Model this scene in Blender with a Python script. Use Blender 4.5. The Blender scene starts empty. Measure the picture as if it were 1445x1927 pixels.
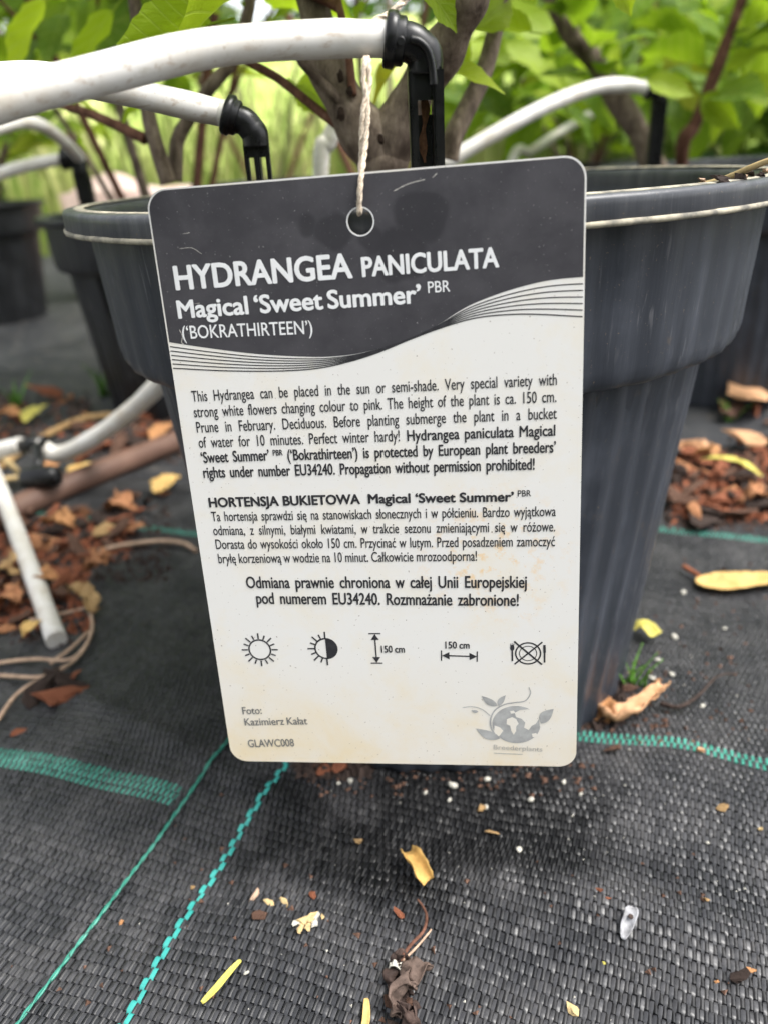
import bpy, bmesh, math, random
import numpy as np
from mathutils import Vector, Matrix, noise

random.seed(7)
rng = np.random.default_rng(7)
SC = bpy.context.scene
COL = SC.collection
PI = math.pi

# ------------------------------------------------------------------ camera
EYE = Vector((0.0, 0.0, 0.2042))
C_RIGHT = Vector((0.99838163, -0.02384663, -0.05162805))
C_DOWN = Vector((-0.0568693, -0.41864487, -0.90636767))
C_FWD = Vector((0.0, 0.90783689, -0.41932349))
FPX, CX, CY = 1450.0, 722.5, 963.5          # focal length and centre of the 1445 x 1927 photograph
cam_data = bpy.data.cameras.new('camera')
cam = bpy.data.objects.new('camera', cam_data)
COL.objects.link(cam)
mw = Matrix.Identity(4)
for r in range(3):
    mw[r][0], mw[r][1], mw[r][2], mw[r][3] = C_RIGHT[r], -C_DOWN[r], -C_FWD[r], EYE[r]
cam.matrix_world = mw
cam_data.sensor_fit = 'VERTICAL'
cam_data.sensor_height = 36.0
cam_data.sensor_width = 27.0
cam_data.lens = FPX / 1927.0 * 36.0
cam_data.clip_start = 0.01
cam_data.clip_end = 500.0
cam_data.dof.use_dof = True
cam_data.dof.focus_distance = 0.190
cam_data.dof.aperture_fstop = 10.4
SC.camera = cam

# ------------------------------------------------------------------ light
SUN_EL, SUN_AZ = math.radians(60), math.radians(105)      # azimuth clockwise from +Y
world = bpy.data.worlds.new('World')
SC.world = world
world.use_nodes = True
wn = world.node_tree.nodes
bg = wn['Background']
sky = wn.new('ShaderNodeTexSky')
sky.sky_type = 'NISHITA'
sky.sun_disc = False
sky.sun_elevation = SUN_EL
sky.sun_rotation = SUN_AZ
sky.air_density = 1.0
sky.dust_density = 3.0
sky.ozone_density = 0.6
# thin even cloud cover: the clear-sky colour is mostly washed out to grey
hs = wn.new('ShaderNodeHueSaturation')
hs.inputs['Saturation'].default_value = 0.22
world.node_tree.links.new(sky.outputs[0], hs.inputs['Color'])
world.node_tree.links.new(hs.outputs[0], bg.inputs[0])
bg.inputs[1].default_value = 0.15
sd = bpy.data.lights.new('sun', 'SUN')
sd.energy = 1.5
sd.angle = math.radians(28)
sd.color = (1.0, 0.97, 0.92)
sun = bpy.data.objects.new('sun', sd)
COL.objects.link(sun)
sdir = Vector((math.sin(SUN_AZ) * math.cos(SUN_EL), math.cos(SUN_AZ) * math.cos(SUN_EL), math.sin(SUN_EL)))
sun.rotation_euler = sdir.to_track_quat('Z', 'Y').to_euler()
sun.location = (0, -1, 3)
SC.view_settings.view_transform = 'Standard'
SC.view_settings.look = 'None'
SC.view_settings.exposure = 1.62
SC.view_settings.gamma = 1.0
SC.view_settings.use_curve_mapping = False

# ------------------------------------------------------------------ survey helpers: photo pixel -> place
def ray(x, y):
    return C_RIGHT * ((x - CX) / FPX) + C_DOWN * ((y - CY) / FPX) + C_FWD

def at(x, y, Y):
    d = ray(x, y)
    return EYE + d * (Y / d.y)

POT_X, POT_Y, R = 0.0191, 0.2970, 0.12

def smooth01(a, b, v):
    t = np.clip((v - a) / (b - a), 0, 1)
    return t * t * (3 - 2 * t)

def hgt(x, y):
    """height of the ground cloth: gentle slack folds, flat under the pots"""
    x = np.asarray(x, float); y = np.asarray(y, float)
    rr = np.hypot(x - POT_X, y - POT_Y)
    m = smooth01(0.078, 0.125, rr)
    h = 0.0011 * np.sin(31 * x + 17 * y) + 0.0009 * np.sin(-23 * x + 41 * y + 1.3)
    h += 0.0042 * np.exp(-(((x - 0.075) / 0.05) ** 2 + ((y - 0.205) / 0.035) ** 2))
    h -= 0.0035 * np.exp(-(((x - 0.02) / 0.055) ** 2 + ((y - 0.188) / 0.012) ** 2))
    h += 0.0030 * np.exp(-(((x + 0.045) / 0.03) ** 2 + ((y - 0.150) / 0.02) ** 2))
    h += 0.0025 * np.exp(-(((0.36 * x + 0.93 * y - 0.168) / 0.009) ** 2)) * np.exp(-((x - 0.06) / 0.05) ** 2)
    u_ = 0.937 * x - 0.350 * y; w_ = 0.350 * x + 0.937 * y
    h += 0.0016 * np.exp(-((w_ - 0.118 - 0.10 * u_) / 0.006) ** 2) * smooth01(-0.06, 0.0, u_)
    h += 0.0014 * np.exp(-((w_ - 0.150 + 0.25 * u_) / 0.005) ** 2) * smooth01(0.06, -0.02, u_)
    h += 0.0012 * np.exp(-((u_ - 0.03 - 0.3 * (w_ - 0.2)) / 0.005) ** 2) * smooth01(0.24, 0.16, w_)
    far = smooth01(0.5, 1.2, y)
    return h * m * (1 - far) + 0.0

def hz(x, y):
    return float(hgt(x, y))

def gp(x, y, up=0.0):
    """where the ray through a photo pixel meets the cloth"""
    d = ray(x, y)
    z = 0.0
    for _ in range(4):
        p = EYE + d * ((z - EYE.z) / d.z)
        z = hz(p.x, p.y)
    return Vector((p.x, p.y, z + up))

# ------------------------------------------------------------------ object helpers
def tag(o, label=None, cat=None, group=None, kind=None):
    if label: o['label'] = label
    if cat: o['category'] = cat
    if group: o['group'] = group
    if kind: o['kind'] = kind
    return o

def empty(name, loc=(0, 0, 0)):
    o = bpy.data.objects.new(name, None)
    o.empty_display_size = 0.01
    o.location = loc
    COL.objects.link(o)
    return o

def link(name, me, mat=None, parent=None):
    o = bpy.data.objects.new(name, me)
    COL.objects.link(o)
    if mat is not None and not me.materials:
        me.materials.append(mat)
    if parent is not None:
        o.parent = parent
    return o

def mesh_from(name, V, Fc, smooth=True):
    me = bpy.data.meshes.new(name)
    me.from_pydata([tuple(v) for v in V], [], [tuple(f) for f in Fc])
    if smooth:
        me.polygons.foreach_set('use_smooth', [len(f) <= 4 for f in Fc])      # end caps stay flat
    me.update()
    return me

def mesh_np(name, V, Q, smooth=True):
    """fast mesh from numpy verts and an (n,3|4) index array"""
    me = bpy.data.meshes.new(name)
    n, k = Q.shape
    me.vertices.add(len(V)); me.vertices.foreach_set('co', np.ascontiguousarray(V, np.float32).ravel())
    me.loops.add(n * k); me.loops.foreach_set('vertex_index', np.ascontiguousarray(Q, np.int32).ravel())
    me.polygons.add(n)
    me.polygons.foreach_set('loop_start', np.arange(0, n * k, k, dtype=np.int32))
    me.polygons.foreach_set('loop_total', np.full(n, k, np.int32))
    if smooth:
        me.polygons.foreach_set('use_smooth', np.ones(n, bool))
    me.update(calc_edges=True)
    return me

def rel(o, parent):
    """parent keeping world-space mesh coordinates (parents here are empties moved only by location)"""
    o.parent = parent
    o.matrix_parent_inverse = Matrix.Translation(-Vector(parent.location))
    return o

def wpart(name, me, mat, parent):
    o = link(name, me, mat)
    return rel(o, parent)

def catmull(P, n=8):
    P = [Vector(p) for p in P]
    if len(P) < 3:
        return [P[0].lerp(P[-1], i / n) for i in range(n + 1)]
    Q = [P[0] * 2 - P[1]] + P + [P[-1] * 2 - P[-2]]
    out = []
    for i in range(1, len(Q) - 2):
        a, b, c, d = Q[i - 1], Q[i], Q[i + 1], Q[i + 2]
        for k in range(n):
            t = k / n
            out.append(0.5 * (2 * b + (c - a) * t + (2 * a - 5 * b + 4 * c - d) * t * t + (3 * b - a - 3 * c + d) * t ** 3))
    out.append(P[-1])
    return out

def tube_data(path, radius, seg=10, cap=True, squash=None):
    """verts, faces of a tube along a list of Vectors; radius may be a function of 0..1"""
    n = len(path)
    rad = radius if callable(radius) else (lambda t: radius)
    V, Fc = [], []
    up = Vector((0, 0, 1))
    t0 = (path[1] - path[0]).normalized()
    if abs(t0.dot(up)) > 0.9: up = Vector((0, 1, 0))
    u = t0.cross(up).normalized()
    for i in range(n):
        t = (path[min(i + 1, n - 1)] - path[max(i - 1, 0)]).normalized()
        u = (u - t * u.dot(t)).normalized()
        v = t.cross(u)
        r = rad(i / (n - 1))
        for k in range(seg):
            a = 2 * PI * k / seg
            V.append(path[i] + u * (r * math.cos(a)) + v * (r * math.sin(a)))
    for i in range(n - 1):
        for k in range(seg):
            k2 = (k + 1) % seg
            Fc.append((i * seg + k, i * seg + k2, (i + 1) * seg + k2, (i + 1) * seg + k))
    if cap:
        Fc.append(tuple(range(seg - 1, -1, -1)))
        Fc.append(tuple((n - 1) * seg + k for k in range(seg)))
    return V, Fc

def tube_mesh(name, pts, radius, seg=10, n=8, cap=True):
    V, Fc = tube_data(catmull(pts, n), radius, seg, cap)
    return mesh_from(name, V, Fc)

def lathe_mesh(name, prof, seg=96, centre=(0, 0, 0), ripple=None, closed=False):
    V, Fc = [], []
    cx, cy, cz = centre
    for (r, z) in prof:
        for k in range(seg):
            a = 2 * PI * k / seg
            rr = r + (ripple(a, r, z) if ripple else 0.0)
            V.append((cx + rr * math.cos(a), cy + rr * math.sin(a), cz + z))
    m = len(prof)
    for i in range(m if closed else m - 1):
        j = (i + 1) % m
        for k in range(seg):
            k2 = (k + 1) % seg
            Fc.append((i * seg + k, i * seg + k2, j * seg + k2, j * seg + k))
    return mesh_from(name, V, Fc)

def merge(*parts):
    V, Fc = [], []
    for v, f in parts:
        o = len(V)
        V += list(v)
        Fc += [tuple(i + o for i in q) for q in f]
    return V, Fc

def box_data(c, sx, sy, sz, rot=None):
    V = []
    for dx in (-1, 1):
        for dy in (-1, 1):
            for dz in (-1, 1):
                p = Vector((dx * sx / 2, dy * sy / 2, dz * sz / 2))
                if rot: p = rot @ p
                V.append(Vector(c) + p)
    return V, [(0, 1, 3, 2), (4, 6, 7, 5), (0, 4, 5, 1), (2, 3, 7, 6), (0, 2, 6, 4), (1, 5, 7, 3)]

# ------------------------------------------------------------------ material helpers
class NT:
    def __init__(self, name):
        self.m = bpy.data.materials.new(name)
        self.m.use_nodes = True
        self.t = self.m.node_tree
        self.b = self.t.nodes['Principled BSDF']
        self.out = self.t.nodes['Material Output']
    def n(self, typ, **kw):
        o = self.t.nodes.new(typ)
        for k, v in kw.items(): setattr(o, k, v)
        return o
    def l(self, a, b): self.t.links.new(a, b)
    def coord(self, which='Object', scale=(1, 1, 1), rotz=0.0):
        c = self.n('ShaderNodeTexCoord'); m = self.n('ShaderNodeMapping')
        m.inputs['Scale'].default_value = scale
        m.inputs['Rotation'].default_value = (0, 0, rotz)
        self.l(c.outputs[which], m.inputs[0])
        return m.outputs[0]
    def noise(self, vec, scale, detail=4, rough=0.6, dist=0.0):
        o = self.n('ShaderNodeTexNoise')
        o.inputs['Scale'].default_value = scale; o.inputs['Detail'].default_value = detail
        o.inputs['Roughness'].default_value = rough; o.inputs['Distortion'].default_value = dist
        if vec is not None: self.l(vec, o.inputs['Vector'])
        return o.outputs['Fac']
    def ramp(self, fac, stops, interp='LINEAR'):
        o = self.n('ShaderNodeValToRGB'); o.color_ramp.interpolation = interp
        e = o.color_ramp.elements
        while len(e) < len(stops): e.new(0.5)
        for el, (p, c) in zip(e, stops):
            el.position = p; el.color = (c[0], c[1], c[2], 1) if len(c) == 3 else c
        self.l(fac, o.inputs[0])
        return o.outputs[0]
    def grey(self, fac, a, b, lo=0.0, hi=1.0):
        o = self.n('ShaderNodeMapRange'); o.inputs[1].default_value = a; o.inputs[2].default_value = b
        o.inputs[3].default_value = lo; o.inputs[4].default_value = hi
        self.l(fac, o.inputs[0])
        return o.outputs[0]
    def mix(self, fac, a, b, blend='MIX'):
        o = self.n('ShaderNodeMix', data_type='RGBA', blend_type=blend)
        for sock, v in ((o.inputs['Factor'], fac), (o.inputs[6], a), (o.inputs[7], b)):
            if isinstance(v, (int, float)): sock.default_value = v
            elif isinstance(v, tuple): sock.default_value = (v[0], v[1], v[2], 1)
            else: self.l(v, sock)
        return o.outputs[2]
    def math(self, op, a, b=None):
        o = self.n('ShaderNodeMath', operation=op)
        for sock, v in ((o.inputs[0], a), (o.inputs[1], b)):
            if v is None: continue
            if isinstance(v, (int, float)): sock.default_value = v
            else: self.l(v, sock)
        return o.outputs[0]
    def bump(self, h, strength=0.3, dist=0.001):
        o = self.n('ShaderNodeBump'); o.inputs['Strength'].default_value = strength; o.inputs['Distance'].default_value = dist
        self.l(h, o.inputs['Height']); self.l(o.outputs[0], self.b.inputs['Normal'])
    def set(self, col=None, rough=None, spec=None, metal=None):
        for k, v in (('Base Color', col), ('Roughness', rough), ('Specular IOR Level', spec), ('Metallic', metal)):
            if v is None: continue
            if isinstance(v, (int, float)): self.b.inputs[k].default_value = v
            elif isinstance(v, tuple): self.b.inputs[k].default_value = (v[0], v[1], v[2], 1)
            else: self.l(v, self.b.inputs[k])
        return self.m
    def translucent(self, col, amount):
        tr = self.n('ShaderNodeBsdfTranslucent'); mx = self.n('ShaderNodeMixShader')
        mx.inputs[0].default_value = amount
        if isinstance(col, tuple): tr.inputs[0].default_value = (*col, 1)
        else: self.l(col, tr.inputs[0])
        self.l(self.b.outputs[0], mx.inputs[1]); self.l(tr.outputs[0], mx.inputs[2])
        self.l(mx.outputs[0], self.out.inputs[0])

def plain(name, col, rough=0.6, spec=0.4, var=0.25, scale=300, bump=0.0):
    t = NT(name)
    v = t.coord()
    n = t.noise(v, scale)
    dark = tuple(c * (1 - var) for c in col); light = tuple(min(1, c * (1 + var)) for c in col)
    t.set(t.ramp(n, [(0.3, dark), (0.7, light)]), rough, spec)
    if bump: t.bump(n, bump, 0.0006)
    return t.m

M = {}
# white irrigation tube: slightly dirty PVC with faint brown scuffs
t = NT('white_tube'); v = t.coord()
n1 = t.noise(v, 60, 5); n2 = t.noise(v, 900, 3)
c = t.ramp(n1, [(0.40, (0.66, 0.64, 0.61)), (0.60, (0.57, 0.535, 0.48)), (0.75, (0.47, 0.40, 0.32))])
c = t.mix(t.grey(n2, 0.66, 0.74), c, (0.42, 0.36, 0.29))
v3 = t.coord('Object', (0.12, 1, 1)); n7 = t.noise(v3, 700, 4); n8 = t.noise(v, 22, 4)
c = t.mix(t.math('MULTIPLY', t.grey(n7, 0.56, 0.66), t.grey(n8, 0.42, 0.60, 0.05, 0.6)), c, (0.38, 0.29, 0.21))
n9 = t.noise(v, 170, 5, 0.7)
c = t.mix(t.math('MULTIPLY', t.grey(n9, 0.60, 0.70), 0.4), c, (0.36, 0.33, 0.25))
M['tube'] = t.set(c, 0.42, 0.45); t.bump(n1, 0.12, 0.0004)
# black moulded fittings
t = NT('black_plastic'); v = t.coord()
n1 = t.noise(v, 250, 5)
M['black'] = t.set(t.ramp(n1, [(0.3, (0.004, 0.004, 0.0045)), (0.75, (0.011, 0.011, 0.012))]), t.grey(n1, 0.3, 0.7, 0.22, 0.42), 0.3)
t.bump(n1, 0.1, 0.0003)
# pot plastic: charcoal, dusty, vertical run marks
def pot_material(name, base, dust):
    t = NT(name); v = t.coord('Object', (1, 1, 0.08)); v2 = t.coord('Object')
    n1 = t.noise(v, 130, 4, 0.6); n2 = t.noise(v2, 38, 5, 0.65); n3 = t.noise(v2, 1200, 2)
    f = t.math('MULTIPLY', t.grey(n1, 0.40, 0.72), t.grey(n2, 0.32, 0.68))
    c = t.mix(f, base, dust)
    c = t.mix(t.grey(n3, 0.69, 0.73), c, (0.13, 0.105, 0.08))
    v3 = t.coord('Object', (1.0, 1.0, 0.06)); n4 = t.noise(v3, 900, 3, 0.5); n5 = t.noise(v2, 14, 3)
    c = t.mix(t.math('MULTIPLY', t.grey(n4, 0.62, 0.70), t.grey(n5, 0.48, 0.62, 0, 0.5)), c, (0.17, 0.17, 0.18))
    n6 = t.noise(v2, 95, 6, 0.75)
    c = t.mix(t.math('MULTIPLY', t.grey(n6, 0.62, 0.70), 0.55), c, (0.085, 0.068, 0.055))
    t.set(c, t.grey(n2, 0.3, 0.7, 0.28, 0.5), 0.40)
    t.bump(n1, 0.35, 0.0008)
    return t.m
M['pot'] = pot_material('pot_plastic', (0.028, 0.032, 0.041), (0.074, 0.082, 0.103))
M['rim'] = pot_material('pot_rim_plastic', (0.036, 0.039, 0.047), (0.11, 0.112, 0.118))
t = NT('lime_deposit'); v = t.coord(); n1 = t.noise(v, 180, 5)
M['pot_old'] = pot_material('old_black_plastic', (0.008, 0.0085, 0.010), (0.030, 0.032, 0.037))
M['lime'] = t.set(t.ramp(n1, [(0.35, (0.16, 0.15, 0.13)), (0.6, (0.42, 0.38, 0.29))]), 0.8, 0.2)
t = NT('soil'); v = t.coord(); n1 = t.noise(v, 160, 6)
M['soil'] = t.set(t.ramp(n1, [(0.3, (0.012, 0.008, 0.006)), (0.7, (0.07, 0.042, 0.028))]), 0.95, 0.1); t.bump(n1, 1.0, 0.004)
# bark of the shrub stems
def bark(name, a, b, c_):
    t = NT(name); v = t.coord('Object', (1, 1, 0.45)); n1 = t.noise(v, 260, 6, 0.7); n2 = t.noise(v, 60, 3)
    c = t.ramp(n1, [(0.3, a), (0.55, b), (0.75, c_)])
    c = t.mix(t.grey(n2, 0.56, 0.68), c, a)
    t.set(c, 0.85, 0.2); t.bump(n1, 0.7, 0.0012)
    return t.m
M['bark'] = bark('grey_brown_bark', (0.045, 0.030, 0.022), (0.19, 0.145, 0.11), (0.33, 0.27, 0.21))
M['twig'] = bark('red_brown_twig', (0.06, 0.025, 0.015), (0.16, 0.075, 0.05), (0.24, 0.13, 0.09))
# leaves
def leaf_material(name, stops, trans=0.45):
    t = NT(name)
    oi = t.n('ShaderNodeObjectInfo')
    tc = t.n('ShaderNodeTexCoord'); sx = t.n('ShaderNodeSeparateXYZ'); t.l(tc.outputs['Generated'], sx.inputs[0])
    v = tc.outputs['Generated']; n1 = t.noise(v, 6, 5); n2 = t.noise(v, 28, 4)
    base = t.ramp(oi.outputs['Random'], stops)
    c = t.mix(t.grey(n1, 0.35, 0.7, 0, 0.45), base, t.mix(0.5, base, (0.34, 0.44, 0.03)))
    off = t.math('ABSOLUTE', t.math('SUBTRACT', sx.outputs[1], 0.5))
    mid = t.grey(off, 0.028, 0.008)
    ph = t.math('SINE', t.math('MULTIPLY', t.math('SUBTRACT', sx.outputs[0], t.math('MULTIPLY', off, 0.55)), 46.0))
    side = t.math('MULTIPLY', t.grey(ph, 0.86, 0.97), 0.75)
    vein = t.math('MAXIMUM', mid, side)
    c = t.mix(t.math('MULTIPLY', vein, 0.45), c, (0.46, 0.54, 0.12))
    c = t.mix(t.math('MULTIPLY', t.grey(n2, 0.66, 0.72), 0.7), c, (0.16, 0.10, 0.02))
    t.set(c, 0.5, 0.3)
    t.bump(t.math('SUBTRACT', n1, t.math('MULTIPLY', vein, 0.6)), 0.5, 0.002)
    t.translucent(t.mix(0.5, c, (0.40, 0.58, 0.015), 'MIX'), trans)
    return t.m
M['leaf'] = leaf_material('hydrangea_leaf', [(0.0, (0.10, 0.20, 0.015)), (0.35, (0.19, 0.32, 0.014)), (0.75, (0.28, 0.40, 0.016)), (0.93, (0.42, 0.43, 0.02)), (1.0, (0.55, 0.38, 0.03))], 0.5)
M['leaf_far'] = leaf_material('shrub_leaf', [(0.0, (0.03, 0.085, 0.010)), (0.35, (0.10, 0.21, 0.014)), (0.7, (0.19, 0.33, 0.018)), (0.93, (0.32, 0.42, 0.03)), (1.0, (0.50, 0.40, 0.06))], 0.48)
M['leaf_lime'] = leaf_material('lime_leaf', [(0.0, (0.24, 0.36, 0.012)), (1.0, (0.36, 0.46, 0.02))], 0.5)
M['leaf_gold'] = leaf_material('yellowing_leaf', [(0.0, (0.50, 0.40, 0.03)), (1.0, (0.58, 0.38, 0.05))], 0.5)

# ------------------------------------------------------------------ ground
t = NT('earth'); v = t.coord(); n1 = t.noise(v, 3, 8); n2 = t.noise(v, 40, 5)
M['earth'] = t.set(t.mix(t.grey(n1, 0.4, 0.6), t.ramp(n2, [(0.3, (0.03, 0.022, 0.015)), (0.7, (0.10, 0.075, 0.05))]), (0.05, 0.08, 0.018)), 0.95, 0.1)
me = mesh_from('ground', [(-250, -250, -0.012), (250, -250, -0.012), (250, 250, -0.012), (-250, 250, -0.012)], [(0, 1, 2, 3)], False)
tag(link('ground', me, M['earth']), kind='structure')

ANG = math.radians(20.5)
WS = (math.cos(ANG), -math.sin(ANG)); WT = (math.sin(ANG), math.cos(ANG))
PS, PW = 0.00112, 0.00320            # spacing of the warp and weft tapes
S_SEAM, S_TEAL = -0.1430, -0.1176

# cloth seen too far off to make out the tapes
t = NT('cloth_far')
tc = t.n('ShaderNodeTexCoord'); sx = t.n('ShaderNodeSeparateXYZ'); mp = t.n('ShaderNodeMapping')
mp.inputs['Rotation'].default_value = (0, 0, ANG)
t.l(tc.outputs['Object'], mp.inputs[0]); t.l(mp.outputs[0], sx.inputs[0])
wv = t.math('MULTIPLY', t.math('SINE', t.math('MULTIPLY', sx.outputs[0], PI / PS)), t.math('SINE', t.math('MULTIPLY', sx.outputs[1], PI / PW)))
n1 = t.noise(tc.outputs['Object'], 9, 6); n2 = t.noise(tc.outputs['Object'], 55, 5)
c = t.mix(t.grey(n1, 0.35, 0.65), (0.020, 0.021, 0.024), (0.046, 0.047, 0.050))
c = t.mix(t.grey(n2, 0.55, 0.72), c, (0.105, 0.095, 0.085))
t.set(c, t.grey(n2, 0.3, 0.7, 0.50, 0.7), 0.22); t.bump(wv, 0.45, 0.0004)
M['cloth_far'] = t.m
# the woven tapes themselves
def tape_material(name, a, b, wet=True):  # wet: damp stain together with the pot's painted contact shadow
    t = NT(name)
    at_ = t.n('ShaderNodeAttribute', attribute_name='tape')
    tc = t.n('ShaderNodeTexCoord')
    n1 = t.noise(tc.outputs['Object'], 34, 5); n2 = t.noise(tc.outputs['Object'], 420, 3)
    c = t.mix(at_.outputs['Fac'], a, b)
    dusty = tuple(min(1, x * 1.5 + k_) for x, k_ in zip(b, (0.040, 0.036, 0.031)))
    c = t.mix(t.math('MULTIPLY', t.grey(n1, 0.42, 0.68), t.grey(n2, 0.3, 0.7, 0.1, 0.8)), c, dusty)
    rough = t.grey(at_.outputs['Fac'], 0, 1, 0.28, 0.46)
    if wet:      # damp stain, deepened to paint the pot's contact shadow into the colour
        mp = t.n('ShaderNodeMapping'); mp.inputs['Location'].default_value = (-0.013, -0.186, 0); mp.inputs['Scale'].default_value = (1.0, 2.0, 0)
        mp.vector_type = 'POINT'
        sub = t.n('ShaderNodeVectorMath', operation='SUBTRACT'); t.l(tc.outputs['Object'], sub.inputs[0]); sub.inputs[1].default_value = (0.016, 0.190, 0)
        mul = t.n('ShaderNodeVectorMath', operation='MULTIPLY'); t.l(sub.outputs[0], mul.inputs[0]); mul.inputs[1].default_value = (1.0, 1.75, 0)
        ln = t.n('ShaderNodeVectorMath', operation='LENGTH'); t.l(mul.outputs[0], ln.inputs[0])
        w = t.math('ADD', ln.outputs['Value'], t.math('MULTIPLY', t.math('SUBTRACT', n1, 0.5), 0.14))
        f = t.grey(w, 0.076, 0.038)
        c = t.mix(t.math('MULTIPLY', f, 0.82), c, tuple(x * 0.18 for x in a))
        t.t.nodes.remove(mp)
    t.set(c, rough, 0.34)
    return t.m
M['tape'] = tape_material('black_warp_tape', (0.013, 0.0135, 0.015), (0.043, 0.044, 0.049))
M['weft'] = tape_material('black_weft_tape', (0.008, 0.0085, 0.0095), (0.022, 0.0225, 0.025))  # darker than the warp: shade of the recessed weft put into its colour
M['teal'] = tape_material('teal_tape', (0.025, 0.23, 0.205), (0.050, 0.33, 0.295), False)
M['teal_dim'] = tape_material('dusty_green_tape', (0.020, 0.16, 0.115), (0.050, 0.26, 0.20), False)

def axis_vals(lo, hi, fine_lo, fine_hi, fine, coarse):
    a = list(np.arange(lo, fine_lo, coarse)) + list(np.arange(fine_lo, fine_hi, fine)) + list(np.arange(fine_hi, hi + coarse, coarse))
    return np.array(a)

def sheet(name, s_lo, s_hi, fs_lo, fs_hi, lift):
    S = axis_vals(s_lo, s_hi, fs_lo, fs_hi, 0.004, 0.05); S[-1] = s_hi
    S = np.unique(np.clip(S, s_lo, s_hi))
    T = axis_vals(-0.9, 4.5, 0.06, 0.75, 0.004, 0.05)
    SS, TT = np.meshgrid(S, T, indexing='ij')
    X = SS * WS[0] + TT * WT[0]; Y = SS * WS[1] + TT * WT[1]
    Z = hgt(X, Y) + lift
    V = np.stack([X, Y, Z], -1).reshape(-1, 3)
    ni, nj = SS.shape
    i, j = np.meshgrid(np.arange(ni - 1), np.arange(nj - 1), indexing='ij')
    a = (i * nj + j).ravel()
    Q = np.stack([a, a + nj, a + nj + 1, a + 1], 1)
    o = link(name, mesh_np(name, V, Q), M['cloth_far'])
    return tag(o, kind='structure')

cloth_r = sheet('ground_cloth', -0.19, 4.0, -0.19, 0.35, -0.0009)
cloth_l = sheet('ground_cloth_left', -4.0, S_SEAM, -0.60, S_SEAM, 0.0004)

def in_view(X, Y, margin):
    dz = 0.0 - EYE.z
    q0 = X * C_RIGHT.x + Y * C_RIGHT.y + dz * C_RIGHT.z
    q1 = X * C_DOWN.x + Y * C_DOWN.y + dz * C_DOWN.z
    q2 = X * C_FWD.x + Y * C_FWD.y + dz * C_FWD.z
    px = CX + FPX * q0 / np.maximum(q2, 0.02); py = CY + FPX * q1 / np.maximum(q2, 0.02)
    return (px > -margin) & (px < 1445 + margin) & (py < 1927 + 2 * margin) & (q2 > 0.05) & (np.hypot(X - POT_X, Y - POT_Y) > 0.079)

def weave(kind, idx, lo, hi, lift, per, clip=None, margin=140, ampl=0.00040, wide=1.0):
    """ribbons for tapes idx; kind 'warp' runs along t, 'weft' along s.  Returns verts, quads, tape attribute"""
    step = (PW if kind == 'warp' else PS) / per
    L = np.arange(lo, hi, step)
    I = np.asarray(idx)
    II, LL = np.meshgrid(I, L, indexing='ij')
    r1 = rng.random(len(I)); r2 = rng.random(len(I)); r3 = rng.random(len(I))
    jit = 0.04 * np.sin(LL * 60 + 6.28 * r1[:, None])
    if kind == 'warp':
        s = (II + jit) * PS; tt = LL
        ph = np.cos(PI * LL / PW) * np.where(II % 2 == 0, 1, -1)
        half = PS * 0.49 * wide * (0.90 + 0.16 * r2[:, None]); ax = WS
    else:
        tt = (II + jit) * PW; s = LL
        ph = -np.cos(PI * LL / PS) * np.where(II % 2 == 0, 1, -1)
        half = PW * 0.47 * (0.93 + 0.1 * r2[:, None]); ax = WT
    z = ampl * np.clip(2.2 * ph, -1, 1) * (0.85 + 0.3 * r3[:, None])
    # each float rocks and lifts a little on its own
    cell = np.floor(LL / (PW if kind == 'warp' else PS) + 0.5).astype(int)
    hsh = (np.sin(II * 12.9898 + cell * 78.233) * 43758.5453) % 1.0
    z = z + 0.00014 * (hsh - 0.5) * 2 * (ph > 0)
    rock = 0.00030 * (hsh - 0.5)
    half = half * (0.88 + 0.12 * np.clip(ph * 2, -1, 1))
    s = s + 0.0007 * np.sin(48 * tt + 31 * s) + 0.0004 * np.sin(130 * tt - 60 * s + 1.0)     # the threads wander
    tt = tt + 0.0010 * np.sin(44 * s - 25 * tt + 0.7) + 0.0005 * np.sin(125 * s + 50 * tt)
    X = s * WS[0] + tt * WT[0]; Y = s * WS[1] + tt * WT[1]
    ok = in_view(X, Y, margin)
    if clip is not None: ok &= clip(s, tt)
    Z0 = hgt(X, Y) + lift + z
    rows = []
    for k, (f, dz) in enumerate(((-1, -0.00010), (0, 0.0), (1, -0.00010))):
        rows.append(np.stack([X + ax[0] * half * f, Y + ax[1] * half * f, Z0 + dz + rock * f], -1))
    V = np.stack(rows, 2)                       # I, L, 3, xyz
    ni, nl = II.shape
    seg = ok[:, :-1] & ok[:, 1:]
    a = (np.arange(ni)[:, None] * nl + np.arange(nl - 1)[None, :])[seg]
    Q = np.concatenate([np.stack([a * 3 + k, a * 3 + k + 1, (a + 1) * 3 + k + 1, (a + 1) * 3 + k], 1) for k in (0, 1)])
    if kind == 'weft': Q = Q[:, ::-1]
    used = np.zeros(ni * nl * 3, bool); used[Q.ravel()] = True
    remap = np.cumsum(used) - 1
    attr = np.broadcast_to(r1[:, None, None] * 0.6 + 0.4 * hsh[:, :, None], V.shape[:3]).reshape(-1)[used]
    return V.reshape(-1, 3)[used], remap[Q], attr

def cloth_part(name, data, mat, parent, kind=None, label=None):
    V, Q, A = data
    me = mesh_np(name, V, Q)
    at_ = me.attributes.new('tape', 'FLOAT', 'POINT'); at_.data.foreach_set('value', A.astype(np.float32))
    o = link(name, me, mat); o.parent = parent
    if kind: o['kind'] = kind
    if label: o['label'] = label
    return o

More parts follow.
